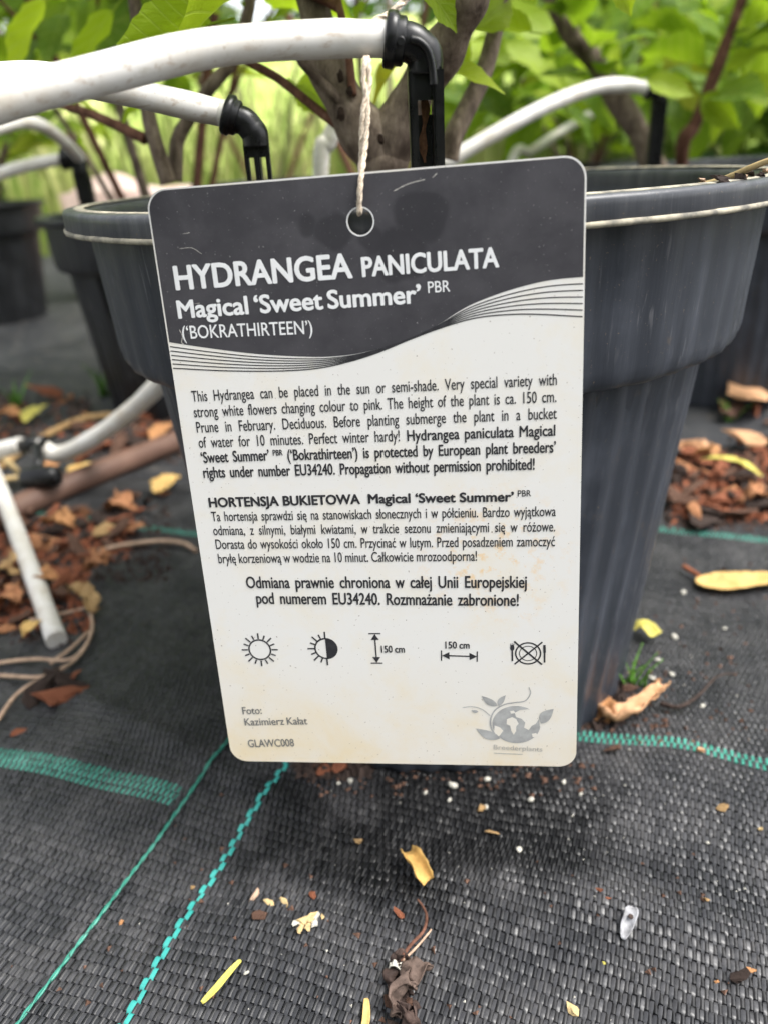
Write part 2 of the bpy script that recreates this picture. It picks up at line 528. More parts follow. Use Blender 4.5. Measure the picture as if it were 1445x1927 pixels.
i_teal = int(round(S_TEAL / PS))
teal_warps = {i_teal, i_teal + 1}
j_r = int(round(0.2365 / PW)); j_r2 = int(round(0.4248 / PW)); j_l = int(round(0.1655 / PW)); j_l2 = int(round(0.354 / PW))
teal_r = {j_r, j_r + 1, j_r2, j_r2 + 1}
teal_l = {j_l - 1, j_l, j_l + 1, j_l2, j_l2 + 1}
T_LO, T_HI = 0.06, 0.45
# right-hand sheet
clipR = lambda s, t: s > S_SEAM - 0.004
wi = [i for i in range(int((S_SEAM - 0.004) / PS), int(0.10 / PS)) if i not in teal_warps]
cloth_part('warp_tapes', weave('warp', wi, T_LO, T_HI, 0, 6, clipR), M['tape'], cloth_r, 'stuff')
wj = [j for j in range(int(T_LO / PW), int(T_HI / PW)) if j not in teal_r]
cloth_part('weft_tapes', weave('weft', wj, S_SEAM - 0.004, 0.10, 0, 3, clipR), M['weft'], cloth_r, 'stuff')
for i in sorted(teal_warps):
    cloth_part('teal_warp_tape', weave('warp', [i], T_LO, T_HI, 0.00022, 8, None, 140, 0.00036, 1.45), M['teal'], cloth_r, None, 'teal marker tape woven along the black cloth')
for j in sorted(teal_r):
    cloth_part('teal_weft_tape', weave('weft', [j], S_SEAM, 0.10, -0.00004, 6, clipR), M['teal_dim'], cloth_r, None, 'teal marker tape woven across the black cloth')
# left-hand sheet, overlapping the other one
clipL = lambda s, t: s < S_SEAM - 0.0010
wi = [i for i in range(int(-0.44 / PS), int(S_SEAM / PS))]
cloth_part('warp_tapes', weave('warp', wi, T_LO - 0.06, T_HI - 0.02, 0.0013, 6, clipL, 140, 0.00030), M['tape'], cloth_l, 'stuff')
wj = [j for j in range(int((T_LO - 0.06) / PW), int((T_HI - 0.02) / PW)) if j not in teal_l]
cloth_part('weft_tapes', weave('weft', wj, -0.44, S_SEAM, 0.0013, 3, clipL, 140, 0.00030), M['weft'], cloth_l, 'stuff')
for j in sorted(teal_l):
    hi = S_SEAM - 0.0035
    cloth_part('teal_weft_tape', weave('weft', [j], -0.44, hi, 0.00118, 6, clipL, 140, 0.00034), M['teal_dim'], cloth_l, None, 'teal marker tape woven across the black cloth')
# selvedge: two teal yarns twisted along the edge of the overlapping sheet
for ph in (0, PI):
    path = []
    for k in range(620):
        tt = 0.02 + k * 0.0007
        s = S_SEAM + 0.0004 * math.sin(tt * 55) + 0.00030 * math.cos(tt * 620 + ph + 0.8 * math.sin(tt * 90))
        x, y = s * WS[0] + tt * WT[0], s * WS[1] + tt * WT[1]
        path.append(Vector((x, y, hz(x, y) + 0.0018 + 0.0003 * math.sin(tt * 620 + ph + 0.8 * math.sin(tt * 90)))))
    V, Fc = tube_data(path, lambda q: 0.00034 + 0.00013 * math.sin(q * 300 + ph) * math.sin(q * 91), 6)
    me = mesh_from('selvedge_cord', V, Fc)
    at_ = me.attributes.new('tape', 'FLOAT', 'POINT'); at_.data.foreach_set('value', np.full(len(V), 0.2 if ph else 0.0, np.float32))
    o = link('selvedge_cord', me, M['teal_dim']); o.parent = cloth_l
    o['label'] = 'twisted green cord along the edge of the overlapping cloth'
# frayed fibres along the cut edge
V, Fc = [], []
fr = random.Random(8)
for k in range(170):
    tt = fr.uniform(0.06, 0.30); s0 = S_SEAM - fr.uniform(0.0, 0.004)
    x, y = s0 * WS[0] + tt * WT[0], s0 * WS[1] + tt * WT[1]
    p0 = Vector((x, y, hz(x, y) + 0.0016)); a = fr.uniform(-0.9, 0.9)
    d = Vector((WS[0] * math.cos(a) + WT[0] * math.sin(a), WS[1] * math.cos(a) + WT[1] * math.sin(a), fr.uniform(-0.2, 0.35))) * fr.uniform(0.002, 0.007)
    nrm = Vector((-d.y, d.x, 0)).normalized() * 0.00011
    o_ = len(V)
    V += [p0 - nrm, p0 + nrm, p0 + d * 0.5 + nrm + Vector((0, 0, 0.0004)), p0 + d * 0.5 - nrm + Vector((0, 0, 0.0004)), p0 + d]
    Fc += [(o_, o_ + 1, o_ + 2, o_ + 3), (o_ + 3, o_ + 2, o_ + 4)]
me = mesh_from('frayed_fibres', V, Fc, False)
at_ = me.attributes.new('tape', 'FLOAT', 'POINT'); at_.data.foreach_set('value', np.full(len(V), 0.9, np.float32))
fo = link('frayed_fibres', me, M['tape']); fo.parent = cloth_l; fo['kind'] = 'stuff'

# ------------------------------------------------------------------ pots
def make_pot(cx, cy, Rr, H, label, cat_group, mats, seg=128, detail=True):
    """nursery pot: wide upper band with rolled rim, tapering fluted body"""
    root = empty('nursery_pot', (cx, cy, 0))
    tag(root, label, 'plant pot', cat_group)
    k = Rr; f = H / 1.6174
    def z(v): return H + v * f
    def flute(a, r, zz):
        return (0.00036 * math.sin(52 * a) + 0.00022 * math.sin(17 * a + 1.0)) * (Rr / 0.12)
    c = (cx, cy, 0)
    # rolled rim
    prof = [(0.944 * k, z(-0.052)), (0.985 * k, z(-0.058)), (0.996 * k, z(-0.054)), (1.0 * k, z(-0.046)), (0.999 * k, z(-0.020)), (1.0 * k, z(-0.010)),
            (0.995 * k, z(-0.002)), (0.985 * k, z(0.0)), (0.955 * k, z(-0.002)), (0.935 * k, z(-0.010)), (0.930 * k, z(-0.03)), (0.930 * k, z(-0.07))]
    rim_o = wpart('rim', lathe_mesh('rim', prof, seg, c), mats[1], root)
    # thin limescale lines left along the two edges of the rim
    if detail:
        for (r0, zz, dr, dz) in ((0.9985 * k, -0.0525, 0.0016, 0.0008), (0.958 * k, -0.001, 0.0034, 0.0004)):
            pr = [(r0 + dr * math.cos(q * PI / 4) * 0.5, z(zz) + dz * math.sin(q * PI / 4)) for q in range(8)]
            lo_ = link('limescale_line', lathe_mesh('limescale_line', pr, seg, c, lambda a, r, z_: 0.0003 * math.sin(37 * a) * math.sin(11 * a), True), M['lime'])
            lo_.parent = rim_o          # a line on the rim
    # upper band with rounded lower shoulder
    prof = [(0.940 * k, z(-0.050)), (0.938 * k, z(-0.10)), (0.932 * k, z(-0.20)), (0.925 * k, z(-0.29)), (0.921 * k, z(-0.362)), (0.917 * k, z(-0.388)),
            (0.909 * k, z(-0.404)), (0.897 * k, z(-0.412)), (0.880 * k, z(-0.414)), (0.838 * k, z(-0.404))]
    wpart('upper_band', lathe_mesh('upper_band', prof, seg * 2, c, flute), mats[0], root)
    # tapering body and its foot
    prof = [(0.832 * k, z(-0.35))] + [((0.832 + (0.700 - 0.832) * q / 10) * k, z(-0.40 + (-1.56 + 0.40) * q / 10)) for q in range(11)]
    prof += [(0.700 * k, z(-1.60)), (0.694 * k, z(-1.6165)), (0.64 * k, z(-1.6165))]
    wpart('body', lathe_mesh('body', prof, seg * 2, c, lambda a, r, zz: 2.2 * flute(a, r, zz)), mats[0], root)
    # inside wall
    prof = [(0.931 * k, z(-0.05)), (0.915 * k, z(-0.20)), (0.895 * k, z(-0.36)), (0.83 * k, z(-0.42)), (0.80 * k, z(-0.6))]
    wpart('inner_wall', lathe_mesh('inner_wall', prof, seg, c), mats[0], root)
    # planting soil
    bm = bmesh.new()
    ring0 = None
    zs = z(-0.33)
    V = [(cx, cy, zs + 0.006)]; Fc = []
    n = 48
    for q in range(1, 9):
        for a in range(n):
            ang = 2 * PI * a / n; r = 0.905 * k * q / 8
            x, y = cx + r * math.cos(ang), cy + r * math.sin(ang)
            V.append((x, y, zs + 0.006 * noise.noise(Vector((x * 60, y * 60, 0))) + 0.006 * (1 - q / 8)))
    for a in range(n): Fc.append((0, 1 + a, 1 + (a + 1) % n))
    for q in range(7):
        for a in range(n):
            b = (a + 1) % n
            Fc.append((1 + q * n + a, 1 + (q + 1) * n + a, 1 + (q + 1) * n + b, 1 + q * n + b))
    bm.free()
    so = link('potting_soil', mesh_from('potting_soil', V, Fc), M['soil'])
    tag(so, 'dark brown potting soil inside the ' + cat_group, 'soil', None, 'stuff')
    return root

POTG = 'black nursery pots'
P_MATS = (M['pot'], M['rim'])
make_pot(POT_X, POT_Y, R, 0.1941, 'large charcoal nursery pot standing right behind the plant label', POTG, P_MATS)
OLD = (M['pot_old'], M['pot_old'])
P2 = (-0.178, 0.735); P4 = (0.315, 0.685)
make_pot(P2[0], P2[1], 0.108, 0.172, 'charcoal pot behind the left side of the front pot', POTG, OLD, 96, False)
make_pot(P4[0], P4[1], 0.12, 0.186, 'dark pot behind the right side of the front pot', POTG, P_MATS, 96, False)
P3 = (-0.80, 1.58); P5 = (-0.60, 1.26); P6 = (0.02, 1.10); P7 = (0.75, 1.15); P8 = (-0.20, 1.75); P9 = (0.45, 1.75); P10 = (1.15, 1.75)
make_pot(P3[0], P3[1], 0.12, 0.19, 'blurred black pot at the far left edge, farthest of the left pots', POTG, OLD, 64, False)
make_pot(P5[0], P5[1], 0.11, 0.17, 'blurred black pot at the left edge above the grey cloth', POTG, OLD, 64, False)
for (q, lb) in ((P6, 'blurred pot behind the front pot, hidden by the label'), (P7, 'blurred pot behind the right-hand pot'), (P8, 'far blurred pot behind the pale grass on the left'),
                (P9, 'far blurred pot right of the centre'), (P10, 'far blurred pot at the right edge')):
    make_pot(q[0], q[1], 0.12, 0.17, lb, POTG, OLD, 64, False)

# ------------------------------------------------------------------ the plant label
LW, LH = 0.0942, 0.14856
lab_x = Vector((0.99133341, -0.12902915, 0.02468889)).normalized()
lab_y = -Vector((0.01366928, -0.10545897, -0.9943297))
lab_y = (lab_y - lab_x * lab_y.dot(lab_x)).normalized()
lab_z = lab_x.cross(lab_y)
label = empty('plant_label')
lm = Matrix.Identity(4)
lab_o = Vector((0.00018662, 0.16208506, 0.2042 - 0.15071776))
for r in range(3):
    lm[r][0], lm[r][1], lm[r][2], lm[r][3] = lab_x[r], lab_y[r], lab_z[r], lab_o[r]
label.matrix_world = lm
tag(label, 'white plastic plant label with dark header and printed text hanging on the front pot', 'plant label')

def lab2w(x, y, z=0.0):
    """label millimetres -> world"""
    return lm @ Vector((x * 0.001, y * 0.001, z * 0.001))

# --- print materials
t = NT('label_plastic')
tc = t.n('ShaderNodeTexCoord'); sx = t.n('ShaderNodeSeparateXYZ'); t.l(tc.outputs['Object'], sx.inputs[0])
ob = tc.outputs['Object']
n1 = t.noise(ob, 55, 6, 0.65, 0.3); n2 = t.noise(ob, 260, 5, 0.7); n3 = t.noise(ob, 1500, 2, 0.5); n4 = t.noise(ob, 18, 4)
low = t.grey(sx.outputs[1], 0.034, 0.001)
col = t.mix(t.math('MULTIPLY', t.grey(n1, 0.48, 0.72), 0.42), (0.730, 0.712, 0.685), (0.74, 0.64, 0.45))
col = t.mix(t.math('MULTIPLY', low, t.grey(t.math('ADD', t.math('MULTIPLY', n4, 0.5), t.math('MULTIPLY', n1, 0.5)), 0.38, 0.60, 0.12, 0.62)), col, (0.72, 0.56, 0.30))
vm = t.n('ShaderNodeVectorMath', operation='DISTANCE'); t.l(ob, vm.inputs[0]); vm.inputs[1].default_value = (0.026, 0.060, 0.0)
spot = t.math('MULTIPLY', t.grey(vm.outputs['Value'], 0.022, 0.004), t.grey(n2, 0.52, 0.64))
col = t.mix(t.math('MULTIPLY', spot, 0.7), col, (0.78, 0.50, 0.20))
col = t.mix(t.math('MULTIPLY', t.grey(n3, 0.70, 0.75), 0.8), col, (0.16, 0.10, 0.07))
t.set(col, t.grey(n1, 0.3, 0.7, 0.36, 0.5), 0.4)
M['card'] = t.m

t = NT('label_header_print')
tc = t.n('ShaderNodeTexCoord'); ob = tc.outputs['Object']
n1 = t.noise(ob, 90, 5, 0.6); n3 = t.noise(ob, 1800, 2); n5 = t.noise(ob, 900, 6, 0.8)
wob = t.n('ShaderNodeTexNoise'); wob.inputs['Scale'].default_value = 110; wob.inputs['Detail'].default_value = 1.0; t.l(ob, wob.inputs['Vector'])
av = t.n('ShaderNodeVectorMath', operation='MULTIPLY_ADD'); t.l(wob.outputs['Color'], av.inputs[0]); av.inputs[1].default_value = (0.008, 0.008, 0); t.l(ob, av.inputs[2])
wet = None
for (x, y, r) in ((13.0, 141.0, 5.4), (-6, 140.0, 4.2), (-12, 141, 2.4), (2, 136.0, 3.0), (8, 133.5, 4.5)):
    d = t.n('ShaderNodeVectorMath', operation='DISTANCE'); t.l(av.outputs[0], d.inputs[0]); d.inputs[1].default_value = (x * 0.001 + 0.004, y * 0.001 + 0.002, 0)
    m = t.grey(d.outputs['Value'], r * 0.001 + 0.0006, r * 0.001 - 0.0005)
    wet = m if wet is None else t.math('MAXIMUM', wet, m)
col = t.ramp(n1, [(0.3, (0.042, 0.040, 0.046)), (0.7, (0.066, 0.063, 0.070))])
col = t.mix(t.math('MULTIPLY', wet, 0.55), col, (0.022, 0.021, 0.025))
n6 = t.noise(ob, 42, 5, 0.6, 0.6)
col = t.mix(t.grey(n6, 0.50, 0.60, 0, 0.35), col, (0.030, 0.029, 0.034))
col = t.mix(t.math('MULTIPLY', t.grey(n3, 0.69, 0.75), 0.55), col, (0.38, 0.37, 0.36))
t.set(col, t.grey(wet, 0, 1, 0.50, 0.42), 0.25)
M['header'] = t.m
M['ink'] = plain('dark_ink', (0.030, 0.029, 0.033), 0.5, 0.3, 0.35, 700)
M['ink_white'] = plain('white_print', (0.74, 0.74, 0.745), 0.45, 0.35, 0.05, 400)
M['ink_grey'] = plain('grey_ink', (0.165, 0.165, 0.16), 0.5, 0.3, 0.2, 700)
M['ink_pale'] = plain('pale_grey_ink', (0.46, 0.44, 0.40), 0.5, 0.3, 0.15, 500)
M['ink_logo'] = plain('logo_grey_ink', (0.36, 0.36, 0.355), 0.5, 0.3, 0.2, 350)

def filled(name, loops, mat, z, thick=0.0):
    """filled 2D outline (loops in label mm; later loops are holes) as a mesh under the label"""
    cu = bpy.data.curves.new(name, 'CURVE'); cu.dimensions = '2D'; cu.fill_mode = 'BOTH'; cu.extrude = thick * 0.0005
    for lp in loops:
        sp = cu.splines.new('POLY'); sp.points.add(len(lp) - 1); sp.use_cyclic_u = True
        for p, q in zip(sp.points, lp): p.co = (q[0] * 0.001, q[1] * 0.001, 0, 1)
    tmp = bpy.data.objects.new('tmp', cu); COL.objects.link(tmp)
    bpy.context.view_layer.update()
    me = bpy.data.meshes.new_from_object(tmp.evaluated_get(bpy.context.evaluated_depsgraph_get()))
    me.transform(Matrix.Translation((0, 0, z * 0.001)))
    bpy.data.objects.remove(tmp); bpy.data.curves.remove(cu)
    me.name = name
    me.materials.clear(); me.materials.append(mat)
    o = link(name, me); o.parent = label
    return o

def rounded(x0, y0, x1, y1, r, n=10):
    out = []
    for cx_, cy_, a0 in ((x1 - r, y1 - r, 0), (x0 + r, y1 - r, 90), (x0 + r, y0 + r, 180), (x1 - r, y0 + r, 270)):
        for k in range(n + 1):
            a = math.radians(a0 + 90 * k / n); out.append((cx_ + r * math.cos(a), cy_ + r * math.sin(a)))
    return out

def circle(x, y, r, n=36, ry=None):
    return [(x + r * math.cos(2 * PI * k / n), y + (ry or r) * math.sin(2 * PI * k / n)) for k in range(n)]

HW, HH = LW * 500, LH * 1000
HOLE = (-0.15, 138.9)
card_o = filled('card', [rounded(-HW, 0, HW, HH, 4.6), circle(*HOLE, 2.75)], M['card'], -0.25, 0.5)
# worn white ring where the hole was punched
filled('punched_ring', [circle(*HOLE, 3.02), circle(*HOLE, 2.80)], M['ink_white'], 0.05).parent = card_o

def curve2(P, n=10):
    return [(p.x, p.y) for p in catmull([(a, b, 0) for a, b in P], n)]
UP = [(-47.9, 116.0), (-37.8, 114.0), (-26.7, 112.1), (-15.6, 110.9), (-8.3, 110.6), (-0.5, 111.3), (9.2, 113.8), (15.8, 116.5), (19.9, 118.8), (23.9, 120.6), (30.4, 122.6), (37.1, 124.0), (42.1, 124.5), (47.4, 124.6)]
LO = [(-48.1, 109.9), (-34.7, 108.6), (-21.6, 107.9), (-12.2, 108.1), (-4.7, 109.3), (1.9, 111.0), (9.2, 113.5), (16.4, 115.7), (23.4, 117.3), (30.3, 117.7), (37.1, 117.4), (47.4, 116.3)]
U2, L2 = curve2(UP), curve2(LO)
xs = np.linspace(-HW + 0.35, HW - 0.35, 120)
yu = np.interp(xs, [p[0] for p in U2], [p[1] for p in U2]); yl = np.interp(xs, [p[0] for p in L2], [p[1] for p in L2])
yl = np.minimum(yl, yu - 0.05)
top = [p for p in rounded(-HW + 0.35, 60, HW - 0.35, HH - 0.35, 4.3) if p[1] > 100]      # right corner then left corner
header_o = filled('header', [[(x, y) for x, y in zip(xs, yu)] + top, circle(*HOLE, 2.95)], M['header'], 0.03)

def stroke(pts, w):
    V = []
    P = [Vector((a, b)) for a, b in pts]
    for i in range(len(P)):
        d = (P[min(i + 1, len(P) - 1)] - P[max(i - 1, 0)])
        d = d.normalized() if d.length > 1e-9 else Vector((1, 0))
        nrm = Vector((-d.y, d.x)) * (w(i / max(1, len(P) - 1)) if callable(w) else w) * 0.5
        V += [(P[i].x + nrm.x, P[i].y + nrm.y), (P[i].x - nrm.x, P[i].y - nrm.y)]
    Fc = [(2 * i, 2 * i + 1, 2 * i + 3, 2 * i + 2) for i in range(len(P) - 1)]
    return V, Fc

def printed(name, parts, mat, z, on=None):
    V, Fc = [], []
    for k, (v, f) in enumerate(parts):
        o = len(V)
        V += [(a * 0.001, b * 0.001, (z + 0.004 * k) * 0.001) for a, b in v]
        Fc += [tuple(i + o for i in q) for q in f]
    o = link(name, mesh_from(name, V, Fc, False), mat); o.parent = on or label
    return o

def poly(pts): return (list(pts), [tuple(range(len(pts)))])

for k in range(1, 7):
    yy = yu + (yl - yu) * k / 6
    printed('wave_line', [stroke(list(zip(xs, yy)), 0.24 if k < 6 else 0.26)], M['ink'], 0.035 + 0.003 * k, header_o)

# --- lettering
class Glyphs:
    def __init__(self):
        self.cu = bpy.data.curves.new('glyph', 'FONT'); self.cu.resolution_u = 4
        self.ob = bpy.data.objects.new('glyph', self.cu); COL.objects.link(self.ob)
        self.cache = {}
        self.bar = self.width('||')
    def raw(self, s):
        self.cu.body = s
        bpy.context.view_layer.update()
        ev = self.ob.evaluated_get(bpy.context.evaluated_depsgraph_get())
        me = ev.to_mesh(); me.calc_loop_triangles()
        V = np.array([v.co[:2] for v in me.vertices]).reshape(-1, 2)
        T = np.array([q.vertices[:] for q in me.loop_triangles], int).reshape(-1, 3)
        ev.to_mesh_clear()
        return V, T
    def width(self, s):
        V, _ = self.raw(s)
        return V[:, 0].max() - V[:, 0].min()
    def get(self, ch):
        if ch in self.cache: return self.cache[ch]
        adv = self.width('|' + ch + '|') - self.bar
        if ch == ' ':
            g = (np.zeros((0, 2)), np.zeros((0, 3), int), adv)
        else:
            base = {'ą': 'a', 'ę': 'e', 'ć': 'c', 'ś': 's', 'ż': 'z'}.get(ch, ch)
            V, T = self.raw(base)
            if base != ch:
                adv = self.get(base)[2]
                x0, x1, yt = V[:, 0].min(), V[:, 0].max(), V[:, 1].max()
                xm = (x0 + x1) / 2
                if ch in 'ćś': E = [(xm - 0.02, yt + 0.06), (xm + 0.05, yt + 0.06), (xm + 0.13, yt + 0.22), (xm + 0.05, yt + 0.22)]
                elif ch == 'ż': E = [(xm - 0.045, yt + 0.09), (xm + 0.045, yt + 0.09), (xm + 0.045, yt + 0.18), (xm - 0.045, yt + 0.18)]
                else: E = [(x1 - 0.10, 0.02), (x1 - 0.15, -0.10), (x1 - 0.09, -0.17), (x1 + 0.0, -0.17), (x1 + 0.0, -0.12), (x1 - 0.07, -0.11), (x1 - 0.03, 0.02)]
                n0 = len(V)
                V = np.vstack([V, E]); T = np.vstack([T, [(n0, n0 + k, n0 + k + 1) for k in range(1, len(E) - 1)]])
            g = (V, T, adv)
        self.cache[ch] = g
        return g
G_ = Glyphs()
CAP = G_.get('H')[0][:, 1].max()

LINES = [
    ('HYDRANGEA', 'H', -43.11, 127.32, -2.33, 127.53, 4.97),
    ('PANICULATA', 'H', -0.38, 127.56, 29.31, 127.80, 3.94),
    ('Magical ‘Sweet Summer’', 'H', -43.55, 121.03, 12.64, 121.34, 3.80),
    ('PBR', 'h', 13.67, 123.27, 18.66, 123.32, 2.35),
    ('(‘BOKRATHIRTEEN’)', 'h', -43.34, 116.33, -12.35, 115.91, 2.90),
    ('This Hydrangea can be placed in the sun or semi-shade. Very special variety with', 'r', -43.28, 101.70, 41.57, 101.79, 2.30),
    ('strong white flowers changing colour to pink. The height of the plant is ca. 150 cm.', 'r', -43.33, 97.91, 41.53, 97.94, 2.33),
    ('Prune in February. Deciduous. Before planting submerge the plant in a bucket', 'r', -43.21, 94.15, 41.60, 94.11, 2.36),
    ('of water for 10 minutes. Perfect winter hardy!', 'r', -43.24, 90.41, 5.75, 90.24, 2.39),
    ('Hydrangea paniculata Magical', 'b', 7.30, 90.24, 41.50, 90.21, 2.29),
    ('‘Sweet Summer’', 'b', -43.11, 86.61, -25.96, 86.68, 2.42),
    ('PBR', 'b', -25.16, 87.84, -22.68, 87.82, 1.25),
    ('(‘Bokrathirteen’) is protected by European plant breeders’', 'b', -21.64, 86.53, 41.52, 86.26, 2.38),
    ('rights under number EU34240. Propagation without permission prohibited!', 'b', -43.14, 82.81, 36.80, 82.30, 2.45),
    ('HORTENSJA BUKIETOWA', 'x', -42.78, 75.21, -4.81, 75.08, 2.34),
    ('Magical ‘Sweet Summer’', 'x', -2.90, 75.12, 31.95, 74.68, 2.26),
    ('PBR', 'r', 32.58, 75.81, 35.75, 75.78, 1.38),
    ('Ta hortensja sprawdzi się na stanowiskach słonecznych i w półcieniu. Bardzo wyjątkowa', 'r', -42.72, 71.47, 41.43, 70.69, 2.27),
    ('odmiana, z silnymi, białymi kwiatami, w trakcie sezonu zmieniającymi się w różowe.', 'r', -42.78, 67.74, 41.44, 66.83, 2.30),
    ('Dorasta do wysokości około 150 cm. Przycinać w lutym. Przed posadzeniem zamoczyć', 'r', -42.65, 64.01, 41.46, 63.04, 2.33),
    ('bryłę korzeniową w wodzie na 10 minut. Całkowicie mrozoodporna!', 'r', -42.52, 60.08, 22.90, 59.59, 2.36),
    ('Odmiana prawnie chroniona w całej Unii Europejskiej', 'b', -36.03, 53.10, 34.81, 52.24, 2.84),
    ('pod numerem EU34240. Rozmnażanie zabronione!', 'b', -33.93, 48.63, 32.89, 47.34, 2.88),
    ('150 cm', 'm', -2.52, 34.36, 4.05, 34.33, 1.94),
    ('150 cm', 'm', 13.98, 35.53, 20.66, 35.46, 1.91),
    ('Foto:', 'g', -41.88, 15.38, -36.19, 15.56, 2.21),
    ('Kazimierz Kałat', 'g', -41.73, 11.78, -23.95, 12.39, 2.23),
    ('GLAWC008', 'g', -41.60, 4.73, -28.36, 5.24, 2.37),
    ('Breederplants', 'l', 25.58, 5.21, 38.60, 4.69, 1.42),
]
STYLE = {  # smear in em, ink, condensed glyph width
    'H': (0.030, 'ink_white', None), 'h': (0.006, 'ink_white', None), 'r': (0.006, 'ink', 0.62), 'b': (0.016, 'ink', 0.64),
    'x': (0.036, 'ink', 0.90), 'm': (0.018, 'ink', None), 'g': (0.012, 'ink_grey', None), 'l': (0.004, 'ink_pale', None)}

def text_line(s, style, xa, ya, xb, yb, cap):
    smear, ink, cond = STYLE[style]
    em = cap / CAP * (1.10 if style in 'rb' else 1.0)
    gl = [G_.get(c) for c in s]
    W = math.hypot(xb - xa, yb - ya)
    lead = gl[0][0][:, 0].min() if len(gl[0][0]) else 0
    body = sum(g[2] for c, g in zip(s, gl) if c != ' ') * em
    ns = s.count(' ')
    if ns and cond:
        sp = (W - body * cond) / ns
        top_ = (0.30 if style in 'bx' else 0.60) * em
        if sp < 0.17 * em or sp > top_:
            sp = min(max(sp, 0.17 * em), top_); cond = (W - sp * ns) / body
    elif ns:
        sp = 0.24 * em * 0.8; cond = (W - sp * ns) / body
    else:
        sp = 0; cond = W / body
    ux, uy = (xb - xa) / W, (yb - ya) / W
    Vs, Ts, pen, off = [], [], -lead * em * cond, 0
    for c, (V, T, adv) in zip(s, gl):
        if c == ' ': pen += sp; continue
        Vs.append(np.stack([pen + V[:, 0] * em * cond, V[:, 1] * em], 1)); Ts.append(T + off); off += len(V)
        pen += adv * em * cond
    V = np.vstack(Vs); T = np.vstack(Ts)
    ring = [(0, 0)] + ([(math.cos(a), math.sin(a)) for a in (0, PI / 2, PI, 3 * PI / 2)] if smear < 0.015 else [(math.cos(k * PI / 4), math.sin(k * PI / 4)) for k in range(8)])
    allV, allT = [], []
    for k, (dx, dy) in enumerate(ring):
        X = V[:, 0] + dx * smear * em; Y = V[:, 1] + dy * smear * em * 0.8
        allV.append(np.stack([(xa + X * ux - Y * uy) * 0.001, (ya + X * uy + Y * ux) * 0.001, np.full(len(X), (0.06 + 0.006 * k) * 0.001)], 1))
        allT.append(T + k * len(V))
    o = link('text_line', mesh_np('text_line', np.vstack(allV), np.vstack(allT), False), M[ink]); o.parent = header_o if style in 'Hh' else card_o
    return o
for ln in LINES: text_line(*ln)
bpy.data.objects.remove(G_.ob)

# --- pictograms
def ring_strokes(x, y, rx, ry, w, n=40): return stroke([(x + rx * math.cos(2 * PI * k / n), y + ry * math.sin(2 * PI * k / n)) for k in range(n + 1)], w)
sx_, sy_ = -34.8, 35.2
printed('full_sun_symbol', [ring_strokes(sx_, sy_, 2.9, 2.9, 0.42)] + [stroke([(sx_ + 3.2 * math.cos(a), sy_ + 3.2 * math.sin(a)), (sx_ + q * math.cos(a), sy_ + q * math.sin(a))], 0.40)
        for a, q in [(PI * k / 8, 4.9 if k % 2 == 0 else 4.5) for k in range(16)]], M['ink'], 0.05)
sx_, sy_ = -17.0, 35.5
half = [(sx_ + 2.9 * math.cos(a), sy_ + 2.9 * math.sin(a)) for a in np.linspace(-PI / 2, PI / 2, 24)]
printed('half_shade_symbol', [ring_strokes(sx_, sy_, 2.9, 2.9, 0.42), poly(half)] + [stroke([(sx_ + 2.9 * math.cos(a), sy_ + 2.9 * math.sin(a)), (sx_ + q * math.cos(a), sy_ + q * math.sin(a))], 0.40)
        for a, q in [(PI / 2 + PI * k / 8, 4.9 if k % 2 == 0 else 4.4) for k in range(9)]], M['ink'], 0.05)
printed('height_arrow', [stroke([(-5.5, 39.8), (-2.4, 39.8)], 0.32), stroke([(-5.5, 31.2), (-2.4, 31.2)], 0.32), stroke([(-3.95, 38.5), (-3.95, 32.5)], 0.36),
        poly([(-5.0, 38.0), (-2.9, 38.0), (-3.95, 39.7)]), poly([(-5.0, 33.0), (-3.95, 31.3), (-2.9, 33.0)])], M['ink'], 0.05)
printed('width_arrow', [stroke([(12.9, 34.9), (12.8, 31.9)], 0.32), stroke([(22.0, 34.6), (21.9, 31.6)], 0.32), stroke([(14, 33.4), (21, 33.15)], 0.36),
        poly([(13.0, 33.4), (14.9, 32.3), (14.9, 34.4)]), poly([(21.9, 33.1), (20.0, 34.2), (20.0, 32.1)])], M['ink'], 0.05)
px_, py_ = 34.75, 34.0
printed('not_edible_symbol', [ring_strokes(px_, py_, 3.1, 3.0, 0.38), ring_strokes(px_, py_, 2.15, 2.05, 0.2), stroke([(31.3, 37.4), (38.2, 30.8)], 0.46), stroke([(38.3, 37.2), (31.3, 30.9)], 0.40),
        stroke([(30.8, 35.4), (30.8, 31.8)], 0.42), poly(circle(30.8, 35.6, 0.55, 12, 0.9)), stroke([(30.4, 36.8), (30.4, 35.6)], 0.16), stroke([(30.8, 36.9), (30.8, 35.6)], 0.16), stroke([(31.2, 36.8), (31.2, 35.6)], 0.16),
        stroke([(38.8, 36.4), (38.85, 34.2)], 0.62), stroke([(38.85, 34.4), (38.85, 31.4)], 0.42)], M['ink'], 0.05)
